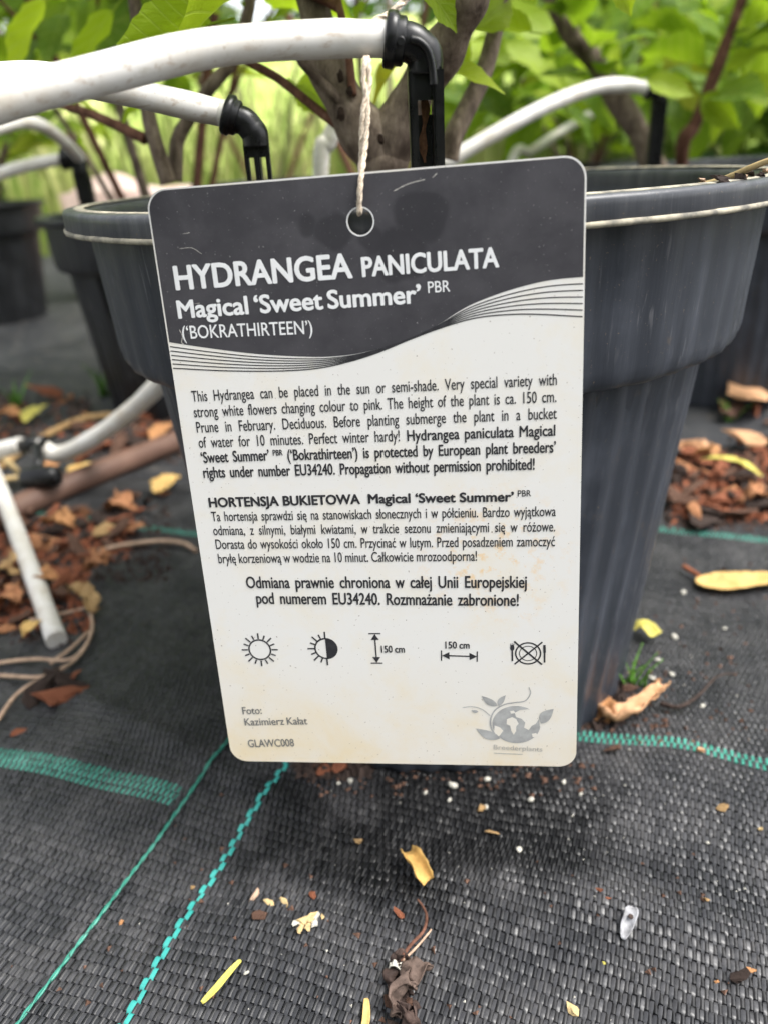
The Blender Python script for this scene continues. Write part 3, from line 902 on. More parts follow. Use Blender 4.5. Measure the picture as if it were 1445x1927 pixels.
# --- emblem: globe wrapped by a leafy vine
def leaf2(x0, y0, x1, y1, w, n=10):
    d = Vector((x1 - x0, y1 - y0)); nn = Vector((-d.y, d.x)).normalized()
    A, B = [], []
    for k in range(n + 1):
        q = k / n; ww = w * math.sin(PI * q ** 0.8) * 0.5
        p = Vector((x0, y0)) + d * q + nn * (0.15 * w * math.sin(PI * q))
        A.append((p.x + nn.x * ww, p.y + nn.y * ww)); B.append((p.x - nn.x * ww, p.y - nn.y * ww))
    V = A + B
    return V, [(k, k + n + 1, k + n + 2, k + 1) for k in range(n)]
gx, gy, gr = 31.6, 12.9, 5.7
ang = np.linspace(math.radians(58), math.radians(352), 44)
globe = [(gx + 6.2 * math.cos(a), gy + gr * math.sin(a)) for a in ang]
globe += [(37.4, 14.6), (36.6, 13.2), (35.6, 12.6), (34.8, 11.3), (33.6, 12.0), (33.9, 13.6), (33.0, 14.7), (31.6, 15.2), (31.2, 16.5), (32.6, 17.4)]
cu_pts = globe
vine = curve2([(34.9, 24.2), (35.3, 22.4), (34.0, 20.2), (31.2, 19.6), (28.6, 19.0), (26.2, 17.3), (25.0, 14.6), (25.1, 11.8), (26.2, 9.4)], 6)
vine2 = curve2([(17.8, 18.0), (20.3, 18.3), (22.8, 17.5), (24.9, 15.6)], 6)
gl_o = filled('globe_emblem', [globe], M['ink_logo'], 0.05)
printed('globe_continents', [poly([(29.2, 14.6), (30.6, 15.2), (31.6, 14.6), (32.2, 13.2), (31.6, 12.4), (31.5, 10.9), (30.9, 9.8), (30.3, 11.0), (30.0, 12.6), (29.1, 13.0)]),
        poly([(26.0, 12.6), (27.4, 12.0), (28.2, 11.0), (27.2, 9.4), (26.4, 8.9), (25.8, 10.8)]), poly([(30.0, 17.0), (31.0, 17.2), (31.4, 16.5), (30.3, 16.2)]), poly([(35.6, 10.2), (36.8, 10.4), (37.0, 9.3), (35.8, 9.1)])], M['card'], 0.056, gl_o)
printed('emblem_vine', [stroke(vine, lambda q: 0.22 + 0.25 * q), stroke(vine2, 0.2), leaf2(26.8, 18.6, 22.8, 21.6, 1.9), leaf2(27.1, 18.6, 29.0, 21.8, 1.5), leaf2(27.3, 8.6, 21.1, 11.6, 2.6),
        leaf2(38.0, 13.4, 41.2, 17.8, 2.9), leaf2(21.8, 16.8, 20.0, 17.2, 0.9)], M['ink_logo'], 0.066, gl_o)
printed('emblem_tagline', [stroke([(25.7, 3.95), (33.2, 3.7)], 0.28)], M['ink_pale'], 0.05)
# scratches in the header
def scratch(P, w): return stroke(curve2(P, 5), lambda q: w * (0.3 + abs(math.sin(q * 17))))
for sc_p in ([scratch([(7.3, 144.4), (10.5, 145.6), (14.0, 146.2)], 0.16)], [scratch([(15.6, 146.4), (16.6, 147.2)], 0.15)], [scratch([(-41.2, 136.0), (-38.3, 136.0), (-36.2, 134.6)], 0.09)],
        [scratch([(-40.0, 139.0), (-38.3, 139.2)], 0.10)], [scratch([(-39.5, 124.0), (-38.2, 124.1)], 0.09)], [scratch([(-43.9, 118.5), (-43.4, 117.0), (-43.8, 115.6), (-43.2, 115.0)], 0.18)]):
    printed('scratch', sc_p, M['ink_pale'], 0.045, header_o)

# ------------------------------------------------------------------ drip irrigation: white tubes and black stakes
def white_tube(pts, r, label, group='white drip tubes', seg=20, n=10, wob=0.0):
    path = catmull(pts, n)
    V, Fc = tube_data(path, lambda q: r * (1 + 0.025 * math.sin(q * 41 + 1)), seg)
    o = link('drip_tube', mesh_from('drip_tube', V, Fc), M['tube'])
    return tag(o, label, 'tube', group)

def frame_from(axis, ref=Vector((0, 0, 1))):
    a = axis.normalized()
    u = ref.cross(a)
    if u.length < 1e-4: u = Vector((1, 0, 0)).cross(a)
    u.normalize()
    return a, u, a.cross(u)

def disc_stack(c, axis, prof, seg=28):
    """solid of revolution about an axis: prof = [(distance along axis, radius)]"""
    a, u, v = frame_from(axis)
    V, Fc = [], []
    for d, r in prof:
        for k in range(seg):
            q = 2 * PI * k / seg
            V.append(c + a * d + u * (r * math.cos(q)) + v * (r * math.sin(q)))
    for i in range(len(prof) - 1):
        for k in range(seg):
            k2 = (k + 1) % seg
            Fc.append((i * seg + k, i * seg + k2, (i + 1) * seg + k2, (i + 1) * seg + k))
    Fc.append(tuple(range(seg - 1, -1, -1))); Fc.append(tuple((len(prof) - 1) * seg + k for k in range(seg)))
    return V, Fc

def stake(p_in, dir_in, top, foot, r, rails, label, slot=None, detail=True, group='black drip stakes'):
    """elbow stake: collar where the tube plugs in, bent neck, slotted leg down into the soil.
    p_in collar centre, dir_in from the tube into the elbow, top = where the leg starts, foot = its tip"""
    root = empty('drip_stake', foot)
    tag(root, label, 'stake', group)
    d = dir_in.normalized()
    V, Fc = disc_stack(p_in, d, [(-0.6 * r, 0.9 * r), (-0.58 * r, 1.30 * r), (-0.48 * r, 1.40 * r), (-0.05 * r, 1.42 * r), (0.0, 1.36 * r), (0.10 * r, 1.22 * r), (0.42 * r, 1.22 * r), (0.52 * r, 1.12 * r), (0.55 * r, 0.8 * r)])
    col_o = wpart('collar', mesh_from('collar', V, Fc), M['black'], root)
    if detail:
        a, u, v = frame_from(d)
        V, Fc = disc_stack(p_in + d * 0.25 * r - v * 0.15 * r + Vector((0, -1, 0)) * 1.2 * r, Vector((0, -1, 0)), [(0, 0.24 * r), (0.06 * r, 0.24 * r), (0.08 * r, 0.18 * r)], 16)
        link('boss', mesh_from('boss', V, Fc), M['black']).parent = col_o
    # neck: tube that turns down
    down = (foot - top).normalized()
    b0 = p_in + d * 0.4 * r
    V, Fc = tube_data(catmull([b0, b0 + d * (0.35 * (top - b0).dot(d)) + down * 0.02 * r, b0.lerp(top, 0.58) + d * 0.30 * r - down * 0.32 * r, top - down * 0.55 * r, top + down * 0.3 * r], 7), lambda q: r * (1.0 - 0.02 * q), 24)
    wpart('neck', mesh_from('neck', V, Fc), M['black'], root)
    # slotted leg: rails side by side, pointed at the foot
    a, u, v = frame_from(down, Vector((0, 1, 0)))
    side = Vector((1, 0, 0)); side = (side - down * side.dot(down)).normalized(); back = down.cross(side)
    Ln = (foot - top).length
    for (x0, x1, dep) in rails:
        Vp = []
        for (q, sc_) in ((-0.0, 1.0), (0.78, 0.9), (0.94, 0.55), (1.0, 0.12)):
            c = top + down * (q * Ln)
            for (sxx, syy) in ((x0, -dep), (x0, dep), (x1, dep), (x1, -dep)):
                Vp.append(c + side * (sxx * r * sc_) + back * (syy * r * sc_))
        Fp = []
        for i in range(3):
            for k in range(4):
                k2 = (k + 1) % 4
                Fp.append((i * 4 + k, i * 4 + k2, i * 4 + 4 + k2, i * 4 + 4 + k))
        Fp += [(3, 2, 1, 0), (12, 13, 14, 15)]
        me = mesh_from('rail', Vp, Fp, False)
        bm = bmesh.new(); bm.from_mesh(me); bmesh.ops.bevel(bm, geom=list(bm.edges), offset=0.12 * r, segments=2, affect='EDGES'); bm.to_mesh(me); bm.free()
        wpart('leg_rail', me, M['black'], root)
    if slot:      # the solid stretch of leg above the slot
        x0, x1, ln = slot
        V, Fc = box_data(top + down * (ln * 0.5) + side * ((x0 + x1) / 2 * r), abs(x1 - x0) * r, 0.9 * r, ln, Matrix((side, back, -down)).transposed())
        wpart('web', mesh_from('web', V, Fc, False), M['black'], root)
    return root

M['mud'] = plain('brown_mud', (0.16, 0.075, 0.035), 0.6, 0.3, 0.6, 500, 0.5)  # brown of the strip standing in for the trunk in the stake slot
# nearest stake and its tube
Y1 = 0.1925
pin = at(744, 76, Y1)
tdir = (at(800, 84, Y1) - pin); tdir.normalize()
r1 = 0.00395
st1_top = at(799, 128, Y1 + 0.0005)
st1_foot = Vector((st1_top.x + 0.0005, st1_top.y + 0.004, 0.105))
stake(pin, tdir, st1_top, st1_foot, r1, [(-0.97, -0.48, 0.62), (0.36, 0.98, 0.78)], 'black elbow stake holding the thick white tube above the label', (-0.5, 0.4, 0.0062))
st1 = [o for o in bpy.data.objects if o.name == 'drip_stake'][0]
V, Fc = box_data(st1_top.lerp(st1_foot, 0.4) + Vector((0, 0.0032, 0)), 0.0060, 0.0010, 0.075)
wpart('back_web', mesh_from('back_web', V, Fc, False), M['black'], st1)  # dark plate added behind the open slot
V, Fc = [], []
for k in range(13):
    q = k / 12; c_ = at(797 + 3 * math.sin(q * 7), 188 + 118 * q, st1_top.y + 0.0026 + 0.004 * q * 0.2)
    wv_ = 0.00105 * (0.75 + 0.35 * math.sin(q * 11)) * (1.0 if q < 0.85 else 0.7)
    V += [c_ + Vector((-wv_ * 0.8, 0, 0)), c_ + Vector((0, -0.0002, 0)), c_ + Vector((wv_, 0, 0))]
for k in range(12): Fc += [(3 * k, 3 * k + 1, 3 * k + 4, 3 * k + 3), (3 * k + 1, 3 * k + 2, 3 * k + 5, 3 * k + 4)]
wpart('mud_streak', mesh_from('mud_streak', V, Fc), M['mud'], st1)  # brown strip added in place of the trunk showing through the slot
rib = [at(x, y, Y1 - 0.0046) for x, y in ((772, 74), (788, 78), (803, 92), (811, 115), (815, 148), (815, 160))]
rb = tube_mesh('rib', rib, 0.00085, 8, 6)
o_ = wpart('rib', rb, M['black'], st1)
t1 = [at(742, 75, Y1), at(700, 73.5, Y1 - 0.001), at(600, 74, 0.1890), at(400, 90, 0.1800), at(200, 137, 0.1690), at(0, 190, 0.1585), at(-200, 262, 0.150), at(-400, 370, 0.145), Vector((-0.20, 0.16, 0.17)), Vector((-0.26, 0.20, 0.08)), Vector((-0.31, 0.25, 0.012)), Vector((-0.36, 0.36, 0.006))]
white_tube(t1, 0.00362, 'thick white drip tube arching across the top of the picture', n=14)

# second stake, at the back of the same pot
Y2 = 0.252
pin2 = at(437, 219, Y2)
tdir2 = (at(470, 232, Y2) - pin2).normalized()
top2 = at(482, 268, Y2)
stake(pin2, tdir2, top2, Vector((top2.x, top2.y + 0.004, 0.10)), 0.0039, [(-0.95, -0.66, 0.5), (-0.22, 0.22, 0.7), (0.66, 0.95, 0.5)], 'black three-pronged stake at the back of the front pot', (-0.7, 0.7, 0.004), False)
white_tube([at(430, 216, Y2), at(400, 209, Y2), at(300, 186, 0.244), at(200, 163, 0.236), at(100, 148, 0.230), at(0, 147, 0.226), at(-160, 170, 0.22), at(-420, 260, 0.22), Vector((-0.30, 0.30, 0.10)), Vector((-0.36, 0.40, 0.006))], 0.0037,
           'white drip tube passing behind the thick one to the three-pronged stake')
# pot at the left: two thin tubes
Y3 = 0.655
pin3 = at(127, 298, Y3); top3 = at(152, 322, Y3)
stake(pin3, (at(150, 300, Y3) - pin3), top3, Vector((top3.x + 0.004, top3.y, 0.09)), 0.0062, [(-0.95, -0.4, 0.6), (0.3, 0.98, 0.7)], 'blurred black stake in the pot at the left', (-0.5, 0.4, 0.03), False)
white_tube([at(120, 299, Y3), at(60, 310, Y3), at(0, 328, Y3), at(-120, 380, Y3 - 0.02), Vector((-0.55, 0.66, 0.02)), Vector((-0.70, 0.70, 0.008))], 0.0046, 'thin white tube at the left edge running into the blurred stake')
white_tube([at(152, 300, 0.66), at(130, 275, 0.62), at(90, 242, 0.58), at(50, 229, 0.55), at(10, 236, 0.53), at(-40, 262, 0.52), at(-140, 350, 0.52), Vector((-0.50, 0.54, 0.03)), Vector((-0.62, 0.56, 0.008))], 0.0041, 'thin pale tube arching down at the left edge')
# right-hand pot
Y4 = 0.585
pin4 = at(1224, 166, Y4); top4 = at(1240, 186, Y4)
stake(pin4, (at(1240, 168, Y4) - pin4), top4, Vector((top4.x + 0.002, top4.y + 0.01, 0.10)), 0.0052, [(-0.95, -0.3, 0.6), (0.3, 0.98, 0.7)], 'blurred black stake in the right-hand pot', (-0.5, 0.5, 0.045), False)
white_tube([at(1222, 166, Y4), at(1170, 160, Y4), at(1110, 167, 0.575), at(1020, 203, 0.56), at(930, 252, 0.55), at(850, 300, 0.545), at(790, 345, 0.54), Vector((0.03, 0.54, 0.06)), Vector((-0.02, 0.58, 0.006))], 0.0047, 'pale white tube rising to the blurred stake on the right')
white_tube([at(1130, 205, 0.80), at(1080, 232, 0.78), at(1000, 283, 0.76), at(960, 310, 0.75), Vector((0.10, 0.75, 0.06)), Vector((0.05, 0.76, 0.006))], 0.0040, 'faint pale tube slanting behind the right-hand tube')
white_tube([at(632, 232, 0.44), at(618, 270, 0.44), at(604, 320, 0.44), Vector((-0.035, 0.445, 0.08)), Vector((-0.05, 0.46, 0.006))], 0.0042, 'short pale tube behind the grey stem in the front pot')

# ground line: brown main pipe with a black dripper, riser and white tube
t = NT('brown_pipe'); v = t.coord(); n1 = t.noise(v, 40, 5)
M['pipe'] = t.set(t.ramp(n1, [(0.3, (0.085, 0.045, 0.033)), (0.7, (0.15, 0.085, 0.062))]), 0.55, 0.35)
pr = 0.0085
mp_ = [gp(-160, 1110, pr), gp(20, 990, pr), gp(180, 915, pr), gp(340, 848, pr), gp(470, 800, pr), Vector((0.05, 0.78, pr))]
V, Fc = tube_data(catmull(mp_, 10), pr, 20)
tag(link('irrigation_pipe', mesh_from('irrigation_pipe', V, Fc), M['pipe']), 'dusty brown irrigation pipe lying on the cloth behind the front pot', 'pipe')
dp = gp(92, 955, 0.020)
drip = empty('dripper', dp); tag(drip, 'black barrel dripper sitting on the brown pipe', 'dripper')
V, Fc = disc_stack(dp + Vector((-0.0135, 0.004, 0)), Vector((1, -0.22, 0.10)), [(0, 0.004), (0.001, 0.0066), (0.004, 0.0076), (0.012, 0.0079), (0.021, 0.0076), (0.026, 0.0063), (0.0275, 0.003)])
wpart('barrel', mesh_from('barrel', V, Fc), M['black'], drip)
cp = dp + Vector((-0.012, 0.035, 0.013))
V, Fc = tube_data([dp + Vector((-0.004, 0.006, 0.004)), dp + Vector((-0.006, 0.016, 0.008)), dp + Vector((-0.010, 0.028, 0.013)), cp], 0.0034, 14)
wpart('riser', mesh_from('riser', V, Fc), M['black'], drip)
V, Fc = disc_stack(cp + Vector((-0.006, 0.002, 0.0)), Vector((1, -0.15, 0.2)), [(-0.014, 0.0035), (-0.0135, 0.0042), (-0.001, 0.0046), (0.0, 0.0060), (0.003, 0.0062), (0.004, 0.0046), (0.012, 0.004)])
wpart('coupling', mesh_from('coupling', V, Fc), M['black'], drip)
q0 = cp + Vector((-0.002, 0.001, 0.001))
white_tube([q0, at(110, 855, q0.y), at(175, 826, q0.y - 0.01), at(245, 775, q0.y - 0.02), at(300, 722, q0.y - 0.03), at(350, 655, q0.y - 0.035), at(400, 560, q0.y - 0.04)], 0.0060, 'white tube rising from the black coupling to behind the front pot')
white_tube([q0 + Vector((-0.012, 0.003, -0.002)), q0 + Vector((-0.03, 0.006, -0.006)), q0 + Vector((-0.06, 0.01, -0.012)), q0 + Vector((-0.10, 0.02, -0.02))], 0.0058, 'short white tube leaving the coupling at the left edge')
e1 = gp(112, 1222, 0.0050)
t = [e1, gp(62, 1090, 0.013), gp(8, 950, 0.018), gp(-40, 830, 0.020), gp(-90, 760, 0.012)]
ob_ = white_tube(t, 0.0048, 'cut white tube end lying on the cloth at the left edge')
t_mid = catmull(t, 10)
V, Fc = disc_stack(t_mid[3], (t_mid[2] - t_mid[4]), [(-0.0003, 0.0046), (-0.0002, 0.00498), (0.0002, 0.00498), (0.0003, 0.0046)], 20)
o = link('joint_line', mesh_from('joint_line', V, Fc), M['tube']); o.parent = ob_

# ------------------------------------------------------------------ twine
t = NT('twine'); v = t.coord(); n1 = t.noise(v, 1500, 4)
M['twine'] = t.set(t.ramp(n1, [(0.3, (0.42, 0.33, 0.24)), (0.6, (0.66, 0.57, 0.46))]), 0.9, 0.1); t.bump(n1, 0.8, 0.0004)
twine = empty('twine', at(690, 110, 0.186))
tag(twine, 'cream twisted twine tying the label to the white tube', 'string')
def yarn(P, r, name='strand', turns=900.0, plies=3):
    path = catmull(P, 14)
    # resample evenly
    L = [0.0]
    for a, b in zip(path, path[1:]): L.append(L[-1] + (b - a).length)
    n = max(20, int(L[-1] / 0.00035))
    dist = np.linspace(0, L[-1], n)
    pts = [Vector((np.interp(d, L, [p.x for p in path]), np.interp(d, L, [p.y for p in path]), np.interp(d, L, [p.z for p in path]))) for d in dist]
    parts = []
    for k in range(plies):
        hel = []
        for i, p in enumerate(pts):
            tt = (pts[min(i + 1, n - 1)] - pts[max(0, i - 1)]).normalized()
            a, u, v = frame_from(tt, Vector((0, 1, 0)))
            q = dist[i] * turns + 2 * PI * k / plies
            hel.append(p + (u * math.cos(q) + v * math.sin(q)) * r * 0.55)
        parts.append(tube_data(hel, lambda q: r * (0.60 + 0.06 * math.sin(q * 90 + k)), 6))
    V, Fc = merge(*parts)
    return wpart(name, mesh_from(name, V, Fc), M['twine'], twine)
hole = lab2w(HOLE[0], HOLE[1] + 2.2, 0.6)
hole_in = lab2w(HOLE[0] - 0.2, HOLE[1] + 1.6, -0.9)
rim_pt = lab2w(0.6, 146.6, 0.7)
tubeb = at(690, 112, 0.1872); tubef = at(690, 75, 0.1838); tubetop = at(690, 34, 0.189)
tr = 0.00056
yarn([hole_in, lab2w(HOLE[0], HOLE[1] + 1.9, 0.2), hole, rim_pt, at(688, 270, 0.1815), at(692, 200, 0.1835), at(684, 150, 0.1850), at(687, 116, 0.1863), at(688, 100, 0.1925), at(700, 45, 0.1945), at(728, 28, 0.1965), at(752, 8, 0.1985), at(775, -12, 0.2005), at(830, -60, 0.215)], tr)
yarn([hole_in, lab2w(HOLE[0] + 0.4, HOLE[1] + 4, -1.2), lab2w(0.2, 146.5, -1.0), at(680, 300, 0.1822), at(681, 262, 0.1825), at(684, 205, 0.1832), at(695, 160, 0.1850), at(693, 116, 0.1868), at(694, 98, 0.1930), at(712, 42, 0.1955), at(738, 24, 0.1975), at(762, 2, 0.1995), at(832, -62, 0.216)], tr)

# ------------------------------------------------------------------ leaves and shrubs
def leaf_mesh(name, L=0.075, Wd=0.036, fold=0.18, droop=0.25, nl=14, twist=0.0, wav=0.1):
    V, Fc = [], []
    for i in range(nl + 1):
        q = i / nl
        w = Wd * 0.5 * (math.sin(PI * q ** 0.82) ** 0.85 if 0 < q < 1 else 0.0)
        if q > 0.8: w *= 1 - 0.5 * (q - 0.8) / 0.2
        if 0.1 < q < 0.97: w *= 1.0 + (0.05 if i % 2 else -0.05)
        w = max(w, 0.0006)
        x = L * q; z = -droop * L * q * q
        for k, f in enumerate((-1.0, -0.5, 0, 0.5, 1.0)):
            tw = twist * q
            yy = f * w; zz = abs(f) * w * fold * 2 + wav * w * math.sin(q * 14 + (0 if f > 0 else 2)) * abs(f)
            V.append((x, yy * math.cos(tw) - zz * math.sin(tw), z + yy * math.sin(tw) + zz * math.cos(tw)))
    for i in range(nl):
        for k in range(4):
            a = i * 5 + k
            Fc.append((a, a + 1, a + 6, a + 5))
    # petiole
    o = len(V)
    for (x, z) in ((-0.016, 0.002), (-0.006, 0.001), (0.004, -0.0004)):
        for a in range(4):
            V.append((x, 0.0011 * math.cos(a * PI / 2), z + 0.0011 * math.sin(a * PI / 2)))
    for i in range(2):
        for a in range(4):
            b = (a + 1) % 4
            Fc.append((o + i * 4 + a, o + i * 4 + b, o + i * 4 + 4 + b, o + i * 4 + 4 + a))
    return mesh_from(name, V, Fc)
LEAVES = [leaf_mesh('leaf_a'), leaf_mesh('leaf_b', 0.065, 0.034, 0.28, 0.10, 14, 0.5), leaf_mesh('leaf_c', 0.085, 0.038, 0.12, 0.40, 14, -0.4, 0.15), leaf_mesh('leaf_d', 0.055, 0.030, 0.22, 0.3, 14, 0.2, 0.2)]
for m_ in LEAVES: m_.materials.append(M['leaf'])
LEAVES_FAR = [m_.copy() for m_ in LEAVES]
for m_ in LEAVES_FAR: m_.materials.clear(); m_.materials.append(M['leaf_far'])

def put_leaf(root, pos, direction, scale, far=False, roll=0.0, upv=Vector((0, 0, 1)), idx=None, mat=None):
    me = (LEAVES_FAR if far else LEAVES)[random.randrange(4) if idx is None else idx]
    o = bpy.data.objects.new('leaf', me)
    COL.objects.link(o)
    d = direction.normalized()
    y = upv.cross(d)
    if y.length < 1e-3: y = Vector((1, 0, 0)).cross(d)
    y.normalize(); z = d.cross(y)
    R3 = Matrix((d, y, z)).transposed() @ Matrix.Rotation(roll, 3, 'X')
    m4 = R3.to_4x4(); m4 = Matrix.Translation(pos) @ m4 @ Matrix.Diagonal((scale, scale, scale, 1))
    o.parent = root
    o.matrix_parent_inverse = Matrix.Translation(-Vector(root.location))
    o.matrix_basis = m4
    if mat:
        o.material_slots[0].link = 'OBJECT'; o.material_slots[0].material = mat
    return o

def limb(root, name, pts, r0, r1, mat, seg=10, n=8, knobs=0):
    path = catmull(pts, n)
    V, Fc = tube_data(path, lambda q: r0 + (r1 - r0) * q + (0.10 * r0 * math.sin(q * 23 + r0 * 9e3) if knobs else 0), seg)
    o = wpart(name, mesh_from(name, V, Fc), mat, root)
    return o, path

def leafy(root, path, n0, far=False, scale=1.0, start=0.2, count=6, spread=1.0, lift=0.25):
    m = len(path)
    for k in range(count):
        q = start + (1 - start) * (k + 0.5) / count
        i = min(m - 2, int(q * (m - 1)))
        p = path[i]; d = (path[i + 1] - path[i]).normalized()
        a0 = random.random() * PI + (k % 2) * PI / 2
        for s in (0, PI):
            if random.random() < 0.12: continue
            a = a0 + s
            out = Vector((math.cos(a), math.sin(a), lift + random.uniform(-0.45, 0.35)))
            dd = (out * spread + d * 0.35).normalized()
            put_leaf(root, p + dd * 0.016 * scale, dd, scale * random.uniform(0.75, 1.15), far, random.uniform(-0.6, 0.6))

shrub_n = 0
def shrub(x, y, z0, label, stems=6, height=0.6, far=True, lscale=1.0, seed=1, group='potted hydrangea shrubs', low=0.25, dens=6, spread=0.42, r=0.005):
    random.seed(seed)
    root = empty('hydrangea_shrub', (x, y, z0))
    tag(root, label, 'shrub', group)
    for k in range(stems):
        a = 2 * PI * (k + random.random() * 0.6) / stems
        rr = spread * random.uniform(0.5, 1.0)
        b = Vector((x + 0.02 * math.cos(a), y + 0.02 * math.sin(a), z0 - 0.02))
        h = height * random.uniform(0.7, 1.1)
        p1 = b + Vector((math.cos(a) * rr * 0.25, math.sin(a) * rr * 0.25, h * 0.3))
        p2 = b + Vector((math.cos(a) * rr * 0.55 + random.uniform(-.03, .03), math.sin(a) * rr * 0.55 + random.uniform(-.03, .03), h * 0.65))
        p3 = b + Vector((math.cos(a) * rr * 0.8, math.sin(a) * rr * 0.8, h))
        o, path = limb(root, 'stem', [b, p1, p2, p3], r * random.uniform(0.7, 1.2), r * 0.4, M['bark' if k % 2 else 'twig'], 8, 6)
        leafy(root, path, k, far, lscale, low, dens)
        for s in range(3):                       # side shoots
            i = int((len(path) - 1) * min(0.95, max(low, 0.2) + 0.22 * s)); p = path[i]
            a2 = a + random.uniform(-1.4, 1.4)
            e = p + Vector((math.cos(a2), math.sin(a2), random.uniform(0.1, 0.9))) * random.uniform(0.07, 0.14)
            o2, pth2 = limb(root, 'side_shoot', [p, p.lerp(e, 0.5) + Vector((0, 0, 0.012)), e], r * 0.4, r * 0.22, M['twig'], 6, 4)
            leafy(root, pth2, k, far, lscale * 0.95, 0.3, 3)
    return root

# the shrub in the front pot, its stems as they fork above the rim
random.seed(11)
ms = empty('hydrangea_shrub', (POT_X, POT_Y, 0.16))
tag(ms, 'hydrangea with thick forked grey stems growing in the front pot', 'shrub', 'potted hydrangea shrubs')
Yt = 0.292
fork = at(722, 330, Yt)
limb(ms, 'trunk', [Vector((fork.x + 0.002, Yt + 0.004, 0.135)), Vector((fork.x + 0.001, Yt + 0.002, 0.165)), fork, at(720, 296, Yt + 0.001)], 0.0122, 0.0062, M['bark'], 16, 8, 1)
_, la = limb(ms, 'stem', [at(722, 318, Yt), at(700, 272, Yt), at(664, 218, Yt), at(628, 150, Yt + 0.002), at(606, 80, Yt + 0.004), at(592, 10, Yt + 0.006), at(580, -80, Yt + 0.01), at(560, -260, Yt + 0.02), at(520, -560, Yt + 0.03)], 0.0088, 0.0042, M['bark'], 14, 8, 1)
_, lb_ = limb(ms, 'stem', [at(724, 318, Yt), at(738, 262, Yt), at(772, 190, Yt - 0.002), at(818, 118, Yt - 0.008), at(850, 66, Yt - 0.014), at(872, 20, Yt - 0.018), at(892, -40, Yt - 0.02), at(930, -200, Yt - 0.02), at(980, -480, Yt - 0.01)], 0.0082, 0.0044, M['bark'], 14, 8, 1)
M['scar'] = plain('dark_scar', (0.030, 0.020, 0.015), 0.95, 0.1, 0.4, 300, 0.6)
for (x, y, sz, dY) in ((641, 145, 0.0030, 0.0078), (659, 172, 0.0026, 0.0078), (642, 216, 0.0036, 0.0088), (716, 262, 0.0030, 0.0078)):
    p = at(x, y, Yt - dY)
    bm = bmesh.new(); bmesh.ops.create_icosphere(bm, subdivisions=2, radius=0.5)
    for v_ in bm.verts:
        k_ = 1 + 0.5 * noise.noise(v_.co * 3 + Vector((x, y, 0)))
        v_.co = p + Vector((v_.co.x * sz * 0.8, v_.co.y * sz * 0.5, v_.co.z * sz * 1.2)) * k_
    me = bpy.data.meshes.new('bud_scar'); bm.to_mesh(me); bm.free()
    wpart('bud_scar', me, M['scar'], ms)
_, lc = limb(ms, 'twig', [at(636, 236, Yt), at(590, 200, Yt + 0.005), at(530, 152, Yt + 0.01), at(497, 132, Yt + 0.012), at(455, 108, Yt + 0.014), at(400, 60, Yt + 0.02), at(360, -40, Yt + 0.02)], 0.0017, 0.0011, M['twig'], 8)
_, ld = limb(ms, 'twig', [at(652, 200, Yt - 0.004), at(610, 160, Yt - 0.006), at(575, 125, Yt - 0.008), at(560, 105, Yt - 0.008)], 0.0019, 0.0012, M['bark'], 8)
_, le = limb(ms, 'twig', [at(664, 180, Yt - 0.006), at(656, 100, Yt - 0.004), at(645, 40, Yt - 0.002), at(636, 0, Yt), at(620, -80, Yt + 0.01)], 0.0014, 0.0010, M['twig'], 8)
_, lf = limb(ms, 'twig', [at(640, 14, Yt), at(612, 0, Yt), at(560, -24, Yt), at(500, -90, Yt)], 0.0018, 0.001, M['twig'], 8)
_, lg = limb(ms, 'stem', [at(842, 300, 0.33), at(852, 258, 0.33), at(880, 200, 0.335), at(908, 140, 0.34), at(930, 60, 0.345), at(950, -60, 0.35), at(990, -300, 0.36)], 0.0042, 0.0028, M['bark'], 10)
_, lh = limb(ms, 'stem', [at(318, 345, 0.36), at(303, 300, 0.36), at(284, 235, 0.36), at(272, 160, 0.36), at(262, 60, 0.36), at(240, -80, 0.36), at(200, -300, 0.37)], 0.0036, 0.0022, M['bark'], 10)
_, li = limb(ms, 'stem', [at(330, 340, 0.375), at(334, 270, 0.375), at(352, 230, 0.375), at(392, 170, 0.37), at(440, 110, 0.37), at(466, 30, 0.37), at(476, -40, 0.37), at(500, -260, 0.38)], 0.0034, 0.0020, M['bark'], 10)
_, lj = limb(ms, 'twig', [at(275, 262, 0.36), at(220, 236, 0.365), at(165, 212, 0.37), at(120, 198, 0.375), at(40, 150, 0.38)], 0.0024, 0.0013, M['twig'], 8)
for pth, ct in ((la, 5), (lb_, 5), (lg, 4), (lh, 4), (li, 4)):
    leafy(ms, pth, 0, False, 1.0, 0.72, ct)
# leaves that can be picked out one by one above the tubes
def pl(x0, y0, x1, y1, Y0, Y1_, idx, wscale=1.0, roll=0.0, upv=Vector((0, -0.4, 1)), gold=False):
    a, b = at(x0, y0, Y0), at(x1, y1, Y1_)
    base = (0.075, 0.065, 0.085, 0.055)[idx]
    return put_leaf(ms, a, b - a, (b - a).length / base * wscale, False, roll, upv, idx, M['leaf_gold'] if gold else M['leaf_lime'])
pl(520, -60, 248, 78, 0.262, 0.240, 0, 1.0, 0.95, Vector((0, -0.6, 0.8)))
pl(400, 45, 215, 68, 0.285, 0.275, 1, 1.0, 0.9)
pl(806, 132, 952, 138, 0.300, 0.292, 0, 1.0, 0.30, Vector((0, -0.1, 1)))
pl(790, -35, 858, 32, 0.262, 0.262, 3, 1.2, 0.6)
pl(880, 55, 962, -10, 0.33, 0.345, 1, 1.1, 0.8)
pl(1150, -60, 1196, 26, 0.30, 0.30, 3, 1.0, 0.9)
pl(770, 100, 690, 172, 0.335, 0.330, 3, 1.25, 0.7, gold=True)
pl(850, 20, 868, 128, 0.36, 0.36, 2, 1.0, 1.0)
